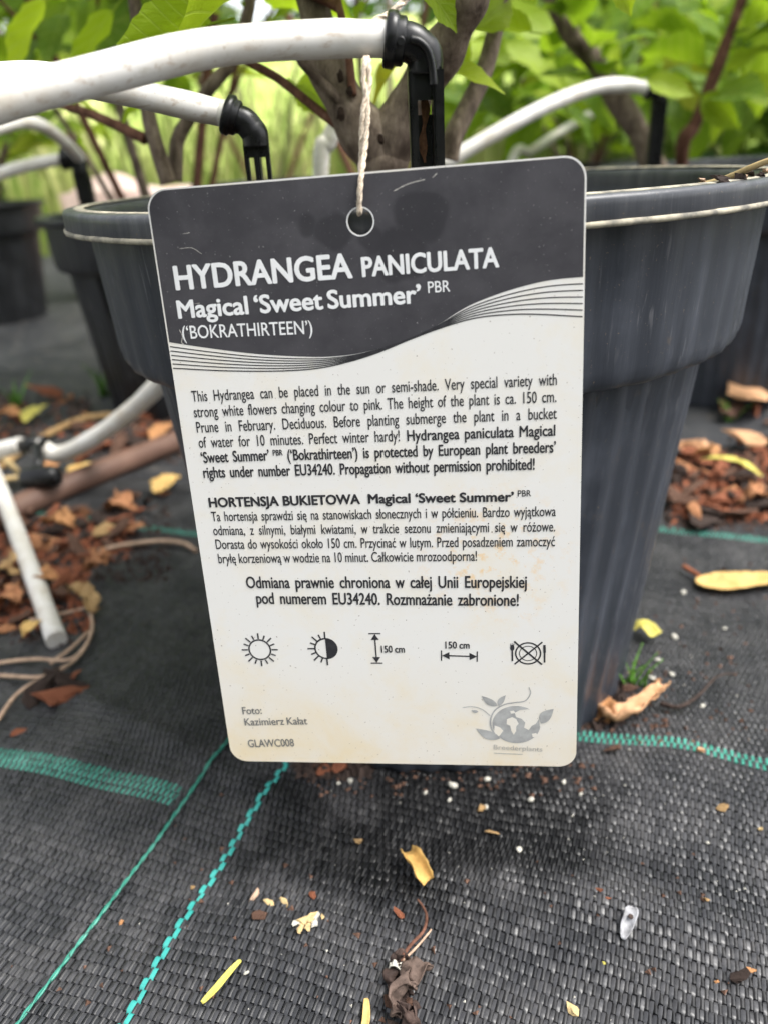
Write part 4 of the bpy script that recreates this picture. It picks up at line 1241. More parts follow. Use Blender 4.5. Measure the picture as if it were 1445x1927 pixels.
pl(300, 20, 215, 150, 0.40, 0.40, 0, 1.1, 0.7); pl(215, 20, 120, 130, 0.42, 0.42, 2, 1.2, 0.9); pl(90, 0, 10, 110, 0.44, 0.44, 0, 1.2, 0.7)
pl(200, 255, 150, 160, 0.40, 0.40, 0, 1.0, 0.9); pl(280, 190, 180, 235, 0.41, 0.40, 2, 0.8, 0.9); pl(600, 20, 560, -30, 0.36, 0.36, 0, 0.9, 0.6); pl(690, 5, 655, 40, 0.37, 0.37, 3, 1.0, 0.9)
pl(560, 160, 640, 205, 0.36, 0.34, 1, 0.9, 0.8); pl(150, 250, 160, 290, 0.43, 0.43, 3, 1.0, 0.9); pl(1000, 60, 905, 30, 0.38, 0.38, 1, 1.0, 0.9)

# shrub in the right-hand pot
random.seed(21)
rs = empty('hydrangea_shrub', (P4[0], P4[1], 0.15))
tag(rs, 'hydrangea with two dark slanting stems in the right-hand pot', 'shrub', 'potted hydrangea shrubs')
_, ra = limb(rs, 'stem', [Vector((0.262, 0.66, 0.12)), at(1222, 300, 0.65), at(1195, 240, 0.65), at(1155, 180, 0.65), at(1120, 120, 0.645), at(1070, 55, 0.64), at(1035, 0, 0.64), at(980, -90, 0.64), at(900, -300, 0.65)], 0.0098, 0.0052, M['bark'], 12, 8, 1)
_, rb_ = limb(rs, 'stem', [Vector((0.27, 0.68, 0.12)), at(1282, 290, 0.62), at(1306, 235, 0.615), at(1334, 165, 0.61), at(1366, 80, 0.605), at(1398, -10, 0.60), at(1440, -150, 0.60), at(1500, -380, 0.61)], 0.0052, 0.0030, M['twig'], 10, 8, 1)
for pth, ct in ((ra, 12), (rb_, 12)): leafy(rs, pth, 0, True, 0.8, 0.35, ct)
def pr_(x0, y0, x1, y1, Y0, Y1_, idx, ws=1.0, roll=0.8):
    a, b = at(x0, y0, Y0), at(x1, y1, Y1_)
    base = (0.075, 0.065, 0.085, 0.055)[idx]
    return put_leaf(rs, a, b - a, (b - a).length / base * ws, False, roll, Vector((0, -0.4, 1)), idx, M['leaf_lime'])
pr_(1215, 152, 1308, 170, 0.56, 0.55, 0, 1.0, 0.8); pr_(1320, 180, 1392, 240, 0.60, 0.58, 1, 1.0, 0.9); pr_(1345, 200, 1352, 275, 0.62, 0.62, 2, 1.0, 0.4); pr_(1400, 40, 1330, 100, 0.66, 0.66, 0, 1.2, 0.8)
pr_(1380, 150, 1470, 180, 0.62, 0.60, 0, 1.2, 0.8); pr_(1290, 30, 1200, 90, 0.72, 0.72, 2, 1.1, 0.8); pr_(1120, 60, 1180, 120, 0.7, 0.7, 2, 1.1, 0.8); pr_(1440, 70, 1400, 140, 0.7, 0.7, 1, 1.2, 0.8)
for k in range(130):
    x0, y0 = random.uniform(860, 1470), random.uniform(-60, 215)
    Yq = random.uniform(0.72, 1.02); a = at(x0, y0, Yq)
    dv = Vector((random.uniform(-1, 1), random.uniform(-0.6, 0.2), random.uniform(-0.8, 0.3)))
    put_leaf(rs, a, dv, random.uniform(0.55, 1.0), True, random.uniform(-0.4, 1.0), Vector((0, -0.6, 0.8)))
# hydrangeas in the pots further back
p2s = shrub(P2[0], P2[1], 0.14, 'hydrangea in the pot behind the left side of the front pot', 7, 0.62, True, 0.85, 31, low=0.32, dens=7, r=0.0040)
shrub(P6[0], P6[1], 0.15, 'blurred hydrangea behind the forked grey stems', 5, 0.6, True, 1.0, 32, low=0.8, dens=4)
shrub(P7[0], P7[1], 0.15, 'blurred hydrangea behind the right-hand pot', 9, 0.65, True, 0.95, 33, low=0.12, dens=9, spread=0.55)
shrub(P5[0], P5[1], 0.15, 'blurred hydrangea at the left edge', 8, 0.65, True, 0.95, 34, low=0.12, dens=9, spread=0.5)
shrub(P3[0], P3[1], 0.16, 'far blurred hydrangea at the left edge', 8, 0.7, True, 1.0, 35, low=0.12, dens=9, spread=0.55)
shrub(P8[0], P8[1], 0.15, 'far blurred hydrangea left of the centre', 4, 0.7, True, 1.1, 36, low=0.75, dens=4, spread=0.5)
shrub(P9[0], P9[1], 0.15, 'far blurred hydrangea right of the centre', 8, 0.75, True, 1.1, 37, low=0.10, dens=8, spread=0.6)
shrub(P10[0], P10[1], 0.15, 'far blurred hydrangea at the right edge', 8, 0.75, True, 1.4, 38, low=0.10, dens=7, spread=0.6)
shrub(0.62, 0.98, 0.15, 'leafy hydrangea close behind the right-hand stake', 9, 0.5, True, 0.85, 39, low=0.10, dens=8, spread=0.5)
random.seed(51)
for k in range(48):          # leafy side growth of the left shrub, twigs and all
    x0, y0 = random.uniform(-30, 340), random.uniform(-60, 120)
    a = at(x0, y0, random.uniform(0.62, 0.95))
    dv = Vector((random.uniform(-1, 1), random.uniform(-0.6, 0.2), random.uniform(-0.8, 0.3)))
    put_leaf(p2s, a, dv, random.uniform(0.6, 1.05), True, random.uniform(-0.4, 1.0), Vector((0, -0.6, 0.8)))

# ------------------------------------------------------------------ far greenery (one mass each)
def blades(name, n, xr, yr, h, w, mat, label, lean=0.35, seed=3, z0=-0.01, cat='grass'):
    g = np.random.default_rng(seed)
    x = g.uniform(*xr, n); y = g.uniform(*yr, n); hh = g.uniform(0.5, 1.0, n) * h; ww = g.uniform(0.6, 1.2, n) * w
    a = g.uniform(0, 2 * PI, n); ln = g.uniform(0.1, 1.0, n) * lean; b = g.uniform(0, 2 * PI, n)
    V = np.zeros((n, 8, 3))
    for k in range(4):
        q = k / 3; wk = ww * (1 - q ** 2) * 0.5 + 0.0003
        cx = x + np.cos(b) * ln * hh * q * q; cy = y + np.sin(b) * ln * hh * q * q; cz = z0 + hh * q * (1 - 0.25 * ln * q)
        V[:, 2 * k, 0] = cx - np.cos(a) * wk; V[:, 2 * k, 1] = cy - np.sin(a) * wk; V[:, 2 * k, 2] = cz
        V[:, 2 * k + 1, 0] = cx + np.cos(a) * wk; V[:, 2 * k + 1, 1] = cy + np.sin(a) * wk; V[:, 2 * k + 1, 2] = cz
    base = (np.arange(n) * 8)[:, None]
    Q = np.concatenate([base + np.array([2 * k, 2 * k + 1, 2 * k + 3, 2 * k + 2]) for k in range(3)])
    me = mesh_np(name, V.reshape(-1, 3), Q)
    at_ = me.attributes.new('tint', 'FLOAT', 'POINT'); at_.data.foreach_set('value', np.repeat(g.random(n), 8).astype(np.float32))
    return tag(link(name, me, mat), label, cat, None, 'stuff')

def tint_material(name, stops, trans=0.4):
    t = NT(name); a = t.n('ShaderNodeAttribute', attribute_name='tint')
    c = t.ramp(a.outputs['Fac'], stops)
    t.set(c, 0.6, 0.25); t.translucent(c, trans)
    return t.m
M['dry_grass'] = tint_material('pale_grass', [(0.0, (0.20, 0.30, 0.06)), (0.5, (0.38, 0.45, 0.12)), (1.0, (0.58, 0.54, 0.26))])
M['weed'] = tint_material('weed_green', [(0.0, (0.05, 0.16, 0.02)), (1.0, (0.14, 0.30, 0.04))])
M['mass'] = tint_material('far_leaves', [(0.0, (0.03, 0.08, 0.010)), (0.6, (0.11, 0.22, 0.02)), (1.0, (0.28, 0.36, 0.04))])
# rough meadow bank rising behind the nursery
t = NT('meadow'); v = t.coord(); n1 = t.noise(v, 2.2, 7, 0.65); n2 = t.noise(v, 14, 5)
c = t.ramp(n1, [(0.32, (0.24, 0.35, 0.06)), (0.5, (0.42, 0.50, 0.14)), (0.68, (0.62, 0.58, 0.28))])
M['meadow'] = t.set(t.mix(t.grey(n2, 0.4, 0.7, 0, 0.5), c, (0.16, 0.26, 0.04)), 0.9, 0.1)
mx = np.linspace(-14, 14, 113); my = np.concatenate([np.linspace(2.9, 6, 32), np.linspace(6.3, 30, 40)])
V, Fc = [], []
for i, x in enumerate(mx):
    for j, y in enumerate(my):
        rise = 0.26 * max(0.0, y - 3.0) * (1 if y < 8 else 1) if y < 8 else 1.3 + 0.05 * (y - 8)
        V.append((x, y, -0.011 + (rise + 0.10 * noise.noise(Vector((x * 0.9, y * 0.9, 0))) + 0.05 * noise.noise(Vector((x * 4, y * 4, 3)))) * min(1, (y - 2.9) / 0.6)))
nj = len(my)
for i in range(len(mx) - 1):
    for j in range(nj - 1):
        q = i * nj + j; Fc.append((q, q + nj, q + nj + 1, q + 1))
tag(link('meadow', mesh_from('meadow', V, Fc), M['meadow']), kind='structure')
blades('tall_grass', 1500, (-1.6, 1.0), (2.2, 3.3), 0.55, 0.014, M['dry_grass'], 'pale tall grass beyond the pots')

def leaf_mass(name, n, xr, yr, zr, size, mat, label, seed):
    g = np.random.default_rng(seed)
    # clumps with gaps
    nc = n // 40
    c = np.stack([g.uniform(*xr, nc), g.uniform(*yr, nc), g.uniform(*zr, nc)], 1)
    p = np.repeat(c, 40, 0) + g.normal(0, 0.16, (nc * 40, 3))
    m = len(p)
    d = g.normal(0, 1, (m, 3)); d /= np.linalg.norm(d, axis=1)[:, None]
    u = np.cross(d, g.normal(0, 1, (m, 3))); u /= np.linalg.norm(u, axis=1)[:, None]
    L = size * g.uniform(0.6, 1.3, m)[:, None]
    tip = p + d * L; l = p + d * L * 0.45 + u * L * 0.28; r = p + d * L * 0.45 - u * L * 0.28
    V = np.stack([p, l, tip, r], 1).reshape(-1, 3)
    Q = (np.arange(m) * 4)[:, None] + np.arange(4)
    me = mesh_np(name, V, Q, False)
    at_ = me.attributes.new('tint', 'FLOAT', 'POINT'); at_.data.foreach_set('value', np.repeat(g.random(m), 4).astype(np.float32))
    return tag(link(name, me, mat), label, 'hedge', None, 'stuff')
leaf_mass('far_hedge', 26000, (-10, 11), (9.0, 11.0), (1.2, 4.4), 0.14, M['mass'], 'far green hedge behind the nursery beds', 9)
leaf_mass('far_hedge', 26000, (0.45, 4.5), (2.0, 3.2), (0.0, 1.2), 0.07, M['mass'], 'dense green bushes behind the right-hand pots', 10)
leaf_mass('far_hedge', 9000, (-3.9, -1.2), (2.2, 3.2), (0.05, 1.1), 0.09, M['mass'], 'green bushes behind the left pots', 12)

leaf_mass('far_hedge', 16000, (-3.2, 3.2), (-3.2, -1.9), (0.0, 1.2), 0.11, M['mass'], 'unseen shrub row added behind the camera to darken reflections', 13)  # out-of-view shrubs, added to darken what the pot and black plastic reflect

# ------------------------------------------------------------------ litter on the cloth
def litter(name, col, spot=(0.16, 0.075, 0.03), amount=0.55, var=0.25):
    t = NT(name); v = t.coord()
    n1 = t.noise(v, 240, 5, 0.65); n2 = t.noise(v, 620, 5, 0.7); n3 = t.noise(v, 130, 4, 0.6)
    dark = tuple(x * (1 - var) for x in col); light = tuple(min(1, x * (1 + var * 0.7)) for x in col)
    c = t.ramp(n1, [(0.3, dark), (0.7, light)])
    c = t.mix(t.math('MULTIPLY', t.grey(n3, 0.50, 0.66), amount), c, spot)
    c = t.mix(t.math('MULTIPLY', t.grey(n2, 0.62, 0.70), 0.8), c, tuple(x * 0.5 for x in spot))
    t.set(c, 0.75, 0.2); t.bump(n2, 0.6, 0.0006)
    t.translucent(c, 0.15)
    return t.m
M['yellow'] = litter('yellow_dry_leaf', (0.64, 0.43, 0.16), (0.42, 0.22, 0.06), 0.5)
M['lemon'] = litter('lemon_leaf', (0.60, 0.54, 0.13), (0.40, 0.30, 0.08), 0.4, 0.15)
M['orange'] = litter('orange_dry_leaf', (0.50, 0.25, 0.11))
M['peach'] = litter('peach_dry_leaf', (0.62, 0.36, 0.20), (0.46, 0.22, 0.08), 0.45)
M['rust'] = plain('rusty_bark', (0.24, 0.088, 0.048), 0.9, 0.15, 0.5, 420, 0.8)
M['brown'] = plain('brown_bark', (0.11, 0.062, 0.044), 0.9, 0.15, 0.55, 420, 0.8)
M['dark'] = plain('dark_litter', (0.045, 0.031, 0.026), 0.85, 0.2, 0.5, 420, 0.8)
M['stalk'] = plain('dry_stalk', (0.40, 0.28, 0.20), 0.8, 0.2, 0.3, 300, 0.3)
M['straw'] = plain('straw', (0.46, 0.34, 0.17), 0.75, 0.25, 0.3, 300, 0.3)
M['perlite'] = plain('perlite', (0.50, 0.48, 0.42), 0.9, 0.2, 0.3, 500, 0.5)
M['husk'] = litter('white_husk', (0.40, 0.40, 0.42), (0.15, 0.145, 0.14), 0.8, 0.3)
M['tan'] = litter('tan_leaf', (0.46, 0.30, 0.14))

def curled(name, pts, width, curl, mat, label, cat, group=None, n=8, nc=7, crumple=0.0, seed=0, parent=None, tilt=0.0):
    """leaf rolled along its length: pts centre line, width profile, curl = how far the sides rise (radians)"""
    path = catmull(pts, n); m = len(path)
    V, Fc = [], []
    for i, p in enumerate(path):
        q = i / (m - 1)
        t_ = (path[min(i + 1, m - 1)] - path[max(i - 1, 0)]).normalized()
        u = t_.cross(Vector((0, 0, 1))); u = u.normalized() if u.length > 1e-5 else Vector((1, 0, 0))
        v = u.cross(t_)
        if tilt: u, v = u * math.cos(tilt) + v * math.sin(tilt), v * math.cos(tilt) - u * math.sin(tilt)
        w = width(q) if callable(width) else width
        c_ = curl(q) if callable(curl) else curl
        for k in range(nc):
            f = k / (nc - 1) * 2 - 1
            if abs(c_) > 0.05:
                rr = w * 0.5 / c_
                off = u * (rr * math.sin(f * c_)) + v * (rr * (1 - math.cos(f * c_)))
            else: off = u * (f * w * 0.5)
            pos = p + off
            if crumple:
                pos += Vector(noise.noise_vector(pos * 260 + Vector((seed, 0, 0)))) * crumple + Vector(noise.noise_vector(pos * 720 + Vector((0, seed, 0)))) * crumple * 0.4
            V.append(pos)
    for i in range(m - 1):
        for k in range(nc - 1):
            a = i * nc + k
            Fc.append((a, a + 1, a + nc + 1, a + nc))
    me = mesh_from(name, V, Fc)
    o = link(name, me, mat)
    so = o.modifiers.new('t', 'SOLIDIFY'); so.thickness = 0.00025; so.offset = 0
    if parent is not None: rel(o, parent)
    else: tag(o, label, cat, group)
    return o

leafw = lambda w, a=0.7: (lambda q: w * max(0.06, math.sin(PI * min(1, max(0, q)) ** a)))
LG = 'dry leaves fallen on the cloth'
# curled peach leaf with stalk, right of the pot base
pk = empty('curled_leaf', gp(1180, 1370)); tag(pk, 'curled peach-orange dry leaf with a brown stalk beside the pot foot', 'dry leaf', LG)
curled('blade', [gp(1128, 1352, 0.004), gp(1152, 1366, 0.0035), gp(1190, 1357, 0.0045), gp(1226, 1332, 0.006), gp(1246, 1312, 0.006)], lambda q: 0.0098 + 0.002 * math.sin(q * 5), lambda q: 1.4 + 0.4 * math.sin(q * 6), M['peach'], None, None, crumple=0.0016, seed=3, parent=pk, tilt=0.3)
curled('end_fold', [gp(1130, 1362, 0.001), gp(1136, 1350, 0.005), gp(1150, 1344, 0.007)], 0.007, 0.9, M['orange'], None, None, crumple=0.001, seed=5, parent=pk)
wpart('stalk', tube_mesh('stalk', [gp(1240, 1335, 0.003), gp(1275, 1342, 0.003), gp(1310, 1325, 0.004), gp(1345, 1296, 0.006), gp(1385, 1282, 0.004)], lambda q: 0.0011 * (1 - 0.75 * q), 6, 5), M['dark'], pk)
# long yellow leaf at the right edge
yl_ = empty('fallen_leaf', gp(1380, 1105)); tag(yl_, 'long pale yellow leaf with reddish stalk at the right edge', 'dry leaf', LG)
curled('blade', [gp(1308, 1096, 0.003), gp(1340, 1106, 0.003), gp(1400, 1106, 0.004), gp(1470, 1098, 0.004), gp(1520, 1085, 0.004)], leafw(0.017, 0.6), 0.30, M['yellow'], None, None, crumple=0.0006, parent=yl_)
wpart('stalk', tube_mesh('stalk', [gp(1283, 1078, 0.004), gp(1296, 1086, 0.004), gp(1312, 1096, 0.004)], 0.0013, 6, 4), M['rust'], yl_)
M['petal'] = litter('orange_yellow_petal', (0.64, 0.40, 0.13), (0.50, 0.27, 0.07), 0.4)
# small curled yellow petal in front
curled('curled_petal', [gp(768, 1616, 0.003), gp(778, 1634, 0.004), gp(790, 1654, 0.004), gp(802, 1670, 0.002)], lambda q: 0.0058 + 0.0022 * math.sin(PI * q), 1.6, M['petal'], 'small curled yellow petal in front of the pot', 'petal', crumple=0.0007, seed=9)
# narrow yellow leaflets
def sliver(x0, y0, x1, y1, w, mat, label, cat='leaflet'):
    a, b = gp(x0, y0, 0.0012), gp(x1, y1, 0.0016)
    return curled('fallen_leaflet', [a, a.lerp(b, 0.3) + Vector((0.0006, 0, 0.0004)), a.lerp(b, 0.7) + Vector((0.0004, 0, 0.0006)), b], lambda q: w * (0.55 + 0.45 * math.sin(PI * q ** 0.7)) if q < 0.97 else w * 0.3, 0.7, mat, label, cat, 'narrow yellow leaflets')
sliver(382, 1893, 455, 1814, 0.0021, M['lemon'], 'narrow lemon-yellow leaflet lying beside the teal line')
sliver(683, 1950, 690, 1886, 0.0022, M['yellow'], 'narrow yellow leaflet cut off by the bottom edge')
# white husk with a dark hole
hk = empty('seed_husk', gp(1185, 1745)); tag(hk, 'small white papery husk with a dark spot on the cloth', 'husk')
curled('shell', [gp(1170, 1772, 0.001), gp(1178, 1752, 0.002), gp(1186, 1732, 0.003), gp(1190, 1714, 0.0018)], lambda q: 0.0046 * max(0.08, math.sin(PI * (0.05 + 0.9 * q)) ** 0.8), 0.9, M['husk'], None, None, crumple=0.0005, seed=2, parent=hk)
pz = gp(1184, 1741, 0.0036); V, Fc = disc_stack(pz, Vector((0, -0.3, 1)), [(0, 0.00075), (0.0002, 0.0007), (0.0003, 0.0003)], 10)
wpart('dark_spot', mesh_from('dark_spot', V, Fc), M['dark'], hk)
M['dead'] = litter('dead_leaf', (0.075, 0.050, 0.042), (0.020, 0.014, 0.012), 0.8, 0.5)
# crumpled dead leaf with thin stalks at the bottom edge
cl = empty('crumpled_leaf', gp(755, 1890)); tag(cl, 'crumpled dark dead leaf with thin curved stalks at the bottom edge', 'dry leaf', LG)
curled('blade', [gp(742, 1812, 0.003), gp(752, 1845, 0.004), gp(742, 1880, 0.005), gp(760, 1915, 0.005), gp(765, 1950, 0.004)], lambda q: 0.0034 + 0.002 * math.sin(q * 9), 0.9, M['dead'], None, None, n=14, nc=18, crumple=0.0050, seed=21, parent=cl)
curled('blade_fold', [gp(795, 1846, 0.004), gp(775, 1862, 0.005), gp(755, 1885, 0.005), gp(748, 1912, 0.003)], 0.0046, 1.0, litter('grey_brown_leaf', (0.13, 0.092, 0.075), (0.035, 0.025, 0.020), 0.8, 0.5), None, None, n=14, nc=14, crumple=0.0042, seed=33, parent=cl)
curled('pale_flake', [gp(735, 1836, 0.004), gp(745, 1838, 0.005), gp(756, 1836, 0.004)], 0.0028, 0.5, M['perlite'], None, None, crumple=0.0012, seed=8, parent=cl)
wpart('stalk', tube_mesh('stalk', [gp(750, 1826, 0.003), gp(772, 1798, 0.004), gp(797, 1770, 0.004), gp(803, 1742, 0.004), gp(795, 1718, 0.003), gp(786, 1702, 0.002)], lambda q: 0.00055 * (1 - 0.4 * q), 6, 6), M['twig'], cl)
wpart('stalk', tube_mesh('stalk', [gp(758, 1822, 0.003), gp(782, 1798, 0.003), gp(806, 1770, 0.003), gp(811, 1758, 0.002)], lambda q: 0.0004 * (1 - 0.4 * q), 6, 6), M['stalk'], cl)

# chips, crumbs and granules: rough little solids
def rough_mesh(name, sx, sy, sz, seed, sub=1, amp=0.35):
    bm = bmesh.new(); bmesh.ops.create_icosphere(bm, subdivisions=sub, radius=0.5)
    for v_ in bm.verts:
        k = 1 + amp * noise.noise(v_.co * 2.3 + Vector((seed * 3.1, 0, 0)))
        c_ = v_.co * k
        v_.co = (c_.x * sx, c_.y * sy, c_.z * sz)
    me = bpy.data.meshes.new(name); bm.to_mesh(me); bm.free()
    return me
def shard_mesh(name, seed, flat):
    g_ = random.Random(seed)
    bm = bmesh.new()
    for k in range(13):
        bm.verts.new((g_.uniform(-.5, .5) if k > 1 else (-.5, .5)[k], g_.uniform(-.5, .5) * (0.32 + 0.10 * (seed % 4)), g_.uniform(-.5, .5) * flat))
    bmesh.ops.convex_hull(bm, input=list(bm.verts))
    bmesh.ops.delete(bm, geom=[v_ for v_ in bm.verts if not v_.link_faces], context='VERTS')
    bmesh.ops.subdivide_edges(bm, edges=list(bm.edges), cuts=1)
    for v_ in bm.verts:
        v_.co += Vector(noise.noise_vector(v_.co * 5 + Vector((seed, 0, 0)))) * 0.07
    me = bpy.data.meshes.new(name); bm.to_mesh(me); bm.free()
    return me
CHIPS = [shard_mesh('chip_%d' % k, k + 1, 0.14 + 0.05 * (k % 4)) for k in range(12)]
GRAIN = [rough_mesh('grain_%d' % k, 1.0, 0.9, 0.8, 20 + k, 2, 0.45) for k in range(4)]
def solid(name, meshes, pos, size, mat, label, cat, group=None, rot=None, sc=(1, 1, 1)):
    o = bpy.data.objects.new(name, random.choice(meshes)); COL.objects.link(o)
    if not o.data.materials: o.data.materials.append(M['brown'])
    o.material_slots[0].link = 'OBJECT'; o.material_slots[0].material = mat
    o.location = pos; o.scale = (size * sc[0], size * sc[1], size * sc[2])
    o.rotation_euler = rot or (random.uniform(-0.5, 0.5), random.uniform(-0.5, 0.5), random.uniform(0, 6.28))
    return tag(o, label, cat, group)
random.seed(5)
BM = [M['rust'], M['rust'], M['brown'], M['brown'], M['dark'], M['dark'], plain('russet_bark', (0.36, 0.17, 0.085), 0.9, 0.15, 0.4, 380, 0.7)]
MATNAME = {'rusty_bark': 'rusty', 'brown_bark': 'brown', 'dark_litter': 'blackish', 'russet_bark': 'russet', 'orange_dry_leaf': 'orange', 'peach_dry_leaf': 'peach-coloured'}
def heap(poly_px, n, smin, smax, where, group, mats, zmax=0.006):
    xs_ = [p[0] for p in poly_px]; ys_ = [p[1] for p in poly_px]
    def inside(x, y):
        c = False; j = len(poly_px) - 1
        for i in range(len(poly_px)):
            (xi, yi), (xj, yj) = poly_px[i], poly_px[j]
            if (yi > y) != (yj > y) and x < (xj - xi) * (y - yi) / (yj - yi) + xi: c = not c
            j = i
        return c
    k = 0
    while k < n:
        x, y = random.uniform(min(xs_), max(xs_)), random.uniform(min(ys_), max(ys_))
        if not inside(x, y): continue
        s = smin + (smax - smin) * random.random() ** 1.6
        mt = random.choice(mats)
        fx = (x - min(xs_)) / (max(xs_) - min(xs_)); fy = (y - min(ys_)) / (max(ys_) - min(ys_))
        size = 'small' if s < smin + (smax - smin) * 0.28 else ('large' if s > smin + (smax - smin) * 0.66 else 'mid-sized')
        place = ('back' if fy < 0.34 else 'front' if fy > 0.67 else 'middle') + (' left' if fx < 0.34 else ' right' if fx > 0.67 else '')
        place = place.replace('middle left', 'left').replace('middle right', 'right')
        solid('bark_chip', CHIPS, gp(x, y, s * 0.14 + random.uniform(0, zmax)), s, mt, '%s %s bark chip, %s of %s' % (size, MATNAME.get(mt.name, 'brown'), place, where), 'bark chip', group)
        k += 1
heap([(-60, 985), (120, 960), (250, 935), (330, 925), (340, 960), (250, 1010), (190, 1060), (150, 1120), (60, 1190), (-60, 1240)], 140, 0.008, 0.025, 'the loose heap left of the label', 'bark chips in the left heap', BM)
heap([(1262, 850), (1330, 835), (1460, 835), (1480, 960), (1400, 990), (1300, 985), (1250, 960)], 62, 0.009, 0.027, 'the heap right of the front pot', 'bark chips in the right heap', BM)
heap([(-40, 740), (60, 730), (190, 735), (170, 790), (60, 830), (-40, 840)], 24, 0.012, 0.035, 'the blurred patch at the left edge', 'bark chips at the left edge', BM + [M['orange']], 0.004)
heap([(150, 815), (330, 760), (350, 830), (230, 870), (120, 900)], 22, 0.012, 0.030, 'the patch between brown pipe and white tube', 'bark chips behind the pipe', BM, 0.004)
heap([(1330, 740), (1460, 740), (1470, 810), (1380, 800)], 10, 0.015, 0.035, 'the patch beside the right-hand pot', 'bark chips by the right pot', BM + [M['peach']], 0.004)
heap([(75, 1272), (120, 1262), (160, 1290), (120, 1330), (60, 1340)], 9, 0.008, 0.020, 'the patch under the dry stalks', 'bark chips under the stalks', [M['rust'], BM[5]], 0.002)
heap([(585, 1433), (655, 1436), (650, 1458), (600, 1452)], 4, 0.009, 0.016, 'the patch under the lower label edge', 'bark chips under the label', [M['rust'], M['brown']], 0.001)
# single chips that stand out
def chip(x, y, s, mat, label, cat='bark chip', sc=(1, 1, 1), rz=0.0, up=None):
    return solid('bark_chip' if cat == 'bark chip' else cat.replace(' ', '_'), CHIPS, gp(x, y, s * 0.12 if up is None else up), s, mat, label, cat, None, (0.1, 0.1, rz), sc)
chip(230, 985, 0.034, BM[5], 'broad russet bark flake at the right end of the left heap', rz=0.9, sc=(1, 1.6, 1))
chip(450 / 3.7, 1315, 0.024, M['rust'], 'long rusty bark sliver below the dry stalks', rz=0.5, sc=(1, 0.7, 1))
chip(45, 1383, 0.009, M['rust'], 'tiny rusty sliver on the cloth below the stalks', rz=0.4)
chip(1325, 985, 0.030, BM[5], 'orange bark chip at the front of the right heap', rz=0.5, sc=(1, 1.3, 1))
chip(1430, 775, 0.060, M['peach'], 'large peach-coloured dry leaf beside the right-hand pot', 'dry leaf', (1, 1.5, 1.2), 0.6, 0.012)
chip(1300, 862, 0.032, M['peach'], 'pale peach flake leaning on the pot at the right', 'dry leaf', (1, 1.4, 1), 0.2, 0.012)
chip(1400, 845, 0.030, M['peach'], 'pale flake on top of the right heap', 'dry leaf', (1, 1.4, 1), 0.2, 0.010)
chip(205, 1195 - 180, 0.02, M['tan'], 'tan flake in the left heap', 'dry leaf', (1, 1.2, 1), 0.7, 0.008)
for (x, y, s, mt, lb) in ((160, 905, 0.030, 'yellow', 'yellow dry leaf behind the brown pipe'), (318, 930, 0.030, 'yellow', 'yellow dry leaf beside the left edge of the label'), (110, 893, 0.020, 'orange', 'orange dry leaf behind the black riser'),
                          (1380, 912, 0.0, 'lemon', ''), (70, 1205, 0.014, 'yellow', 'yellow scrap beside the cut white tube'), (70, 792, 0.030, 'lemon', 'pale yellow leaf at the left edge of the cloth'), (310, 828, 0.03, 'orange', 'orange leaf behind the label and the pipe')):
    if s: curled('fallen_leaf', [gp(x - 20, y + 14, 0.006), gp(x, y, 0.009), gp(x + 24, y - 18, 0.007)], leafw(s * 0.6, 0.8), 0.7, M[mt], lb, 'dry leaf', LG, crumple=0.002, seed=int(x))
curled('fallen_leaf', [gp(1315, 908, 0.016), gp(1350, 912, 0.018), gp(1395, 920, 0.016), gp(1425, 930, 0.012)], lambda q: 0.007 * (0.4 + 0.6 * math.sin(PI * q)), 0.8, M['lemon'], 'narrow yellow leaf lying across the right heap', 'dry leaf', LG, crumple=0.0008, seed=4)
curled('fallen_leaf', [gp(1192, 1194, 0.003), gp(1210, 1198, 0.006), gp(1230, 1212, 0.004)], 0.0075, 0.8, M['lemon'], 'small yellow scrap by the right side of the pot foot', 'dry leaf', LG, crumple=0.0008, seed=14)
for (x, y, s, mt, lb) in ((232, 978, 0.040, 'russet', 'large russet curled leaf at the right end of the left heap'), (30, 1160, 0.034, 'russet', 'russet curled leaf at the left edge beside the cut tube'), (95, 1120, 0.030, 'orange', 'orange curled leaf in the left heap behind the cut tube'),
                          (120, 1008, 0.040, 'orange', 'long orange leaf in front of the brown pipe'), (20, 1100, 0.030, 'tan', 'tan curled leaf at the left edge of the left heap'), (1330, 880, 0.036, 'orange', 'orange curled leaf at the back of the right heap'),
                          (1420, 960, 0.032, 'russet', 'russet curled leaf at the right edge of the right heap'), (195, 1090, 0.026, 'russet', 'russet flake lying apart right of the left heap'), (20, 800, 0.04, 'orange', 'orange-brown leaf at the left edge beside the weed')):
    a_ = random.uniform(-0.5, 0.5)
    dx, dy = s * 1300 * math.cos(a_) * 0.5, s * 650 * math.sin(a_ - 0.5) * 0.5
    mt_ = bpy.data.materials['russet_bark'] if mt == 'russet' else M[mt]
    curled('fallen_leaf', [gp(x - dx, y + dy, 0.007), gp(x, y, 0.012), gp(x + dx, y - dy, 0.008)], leafw(s * 0.5, 0.8), 1.0, mt_, lb, 'dry leaf', LG, crumple=0.0035, seed=int(x + y))
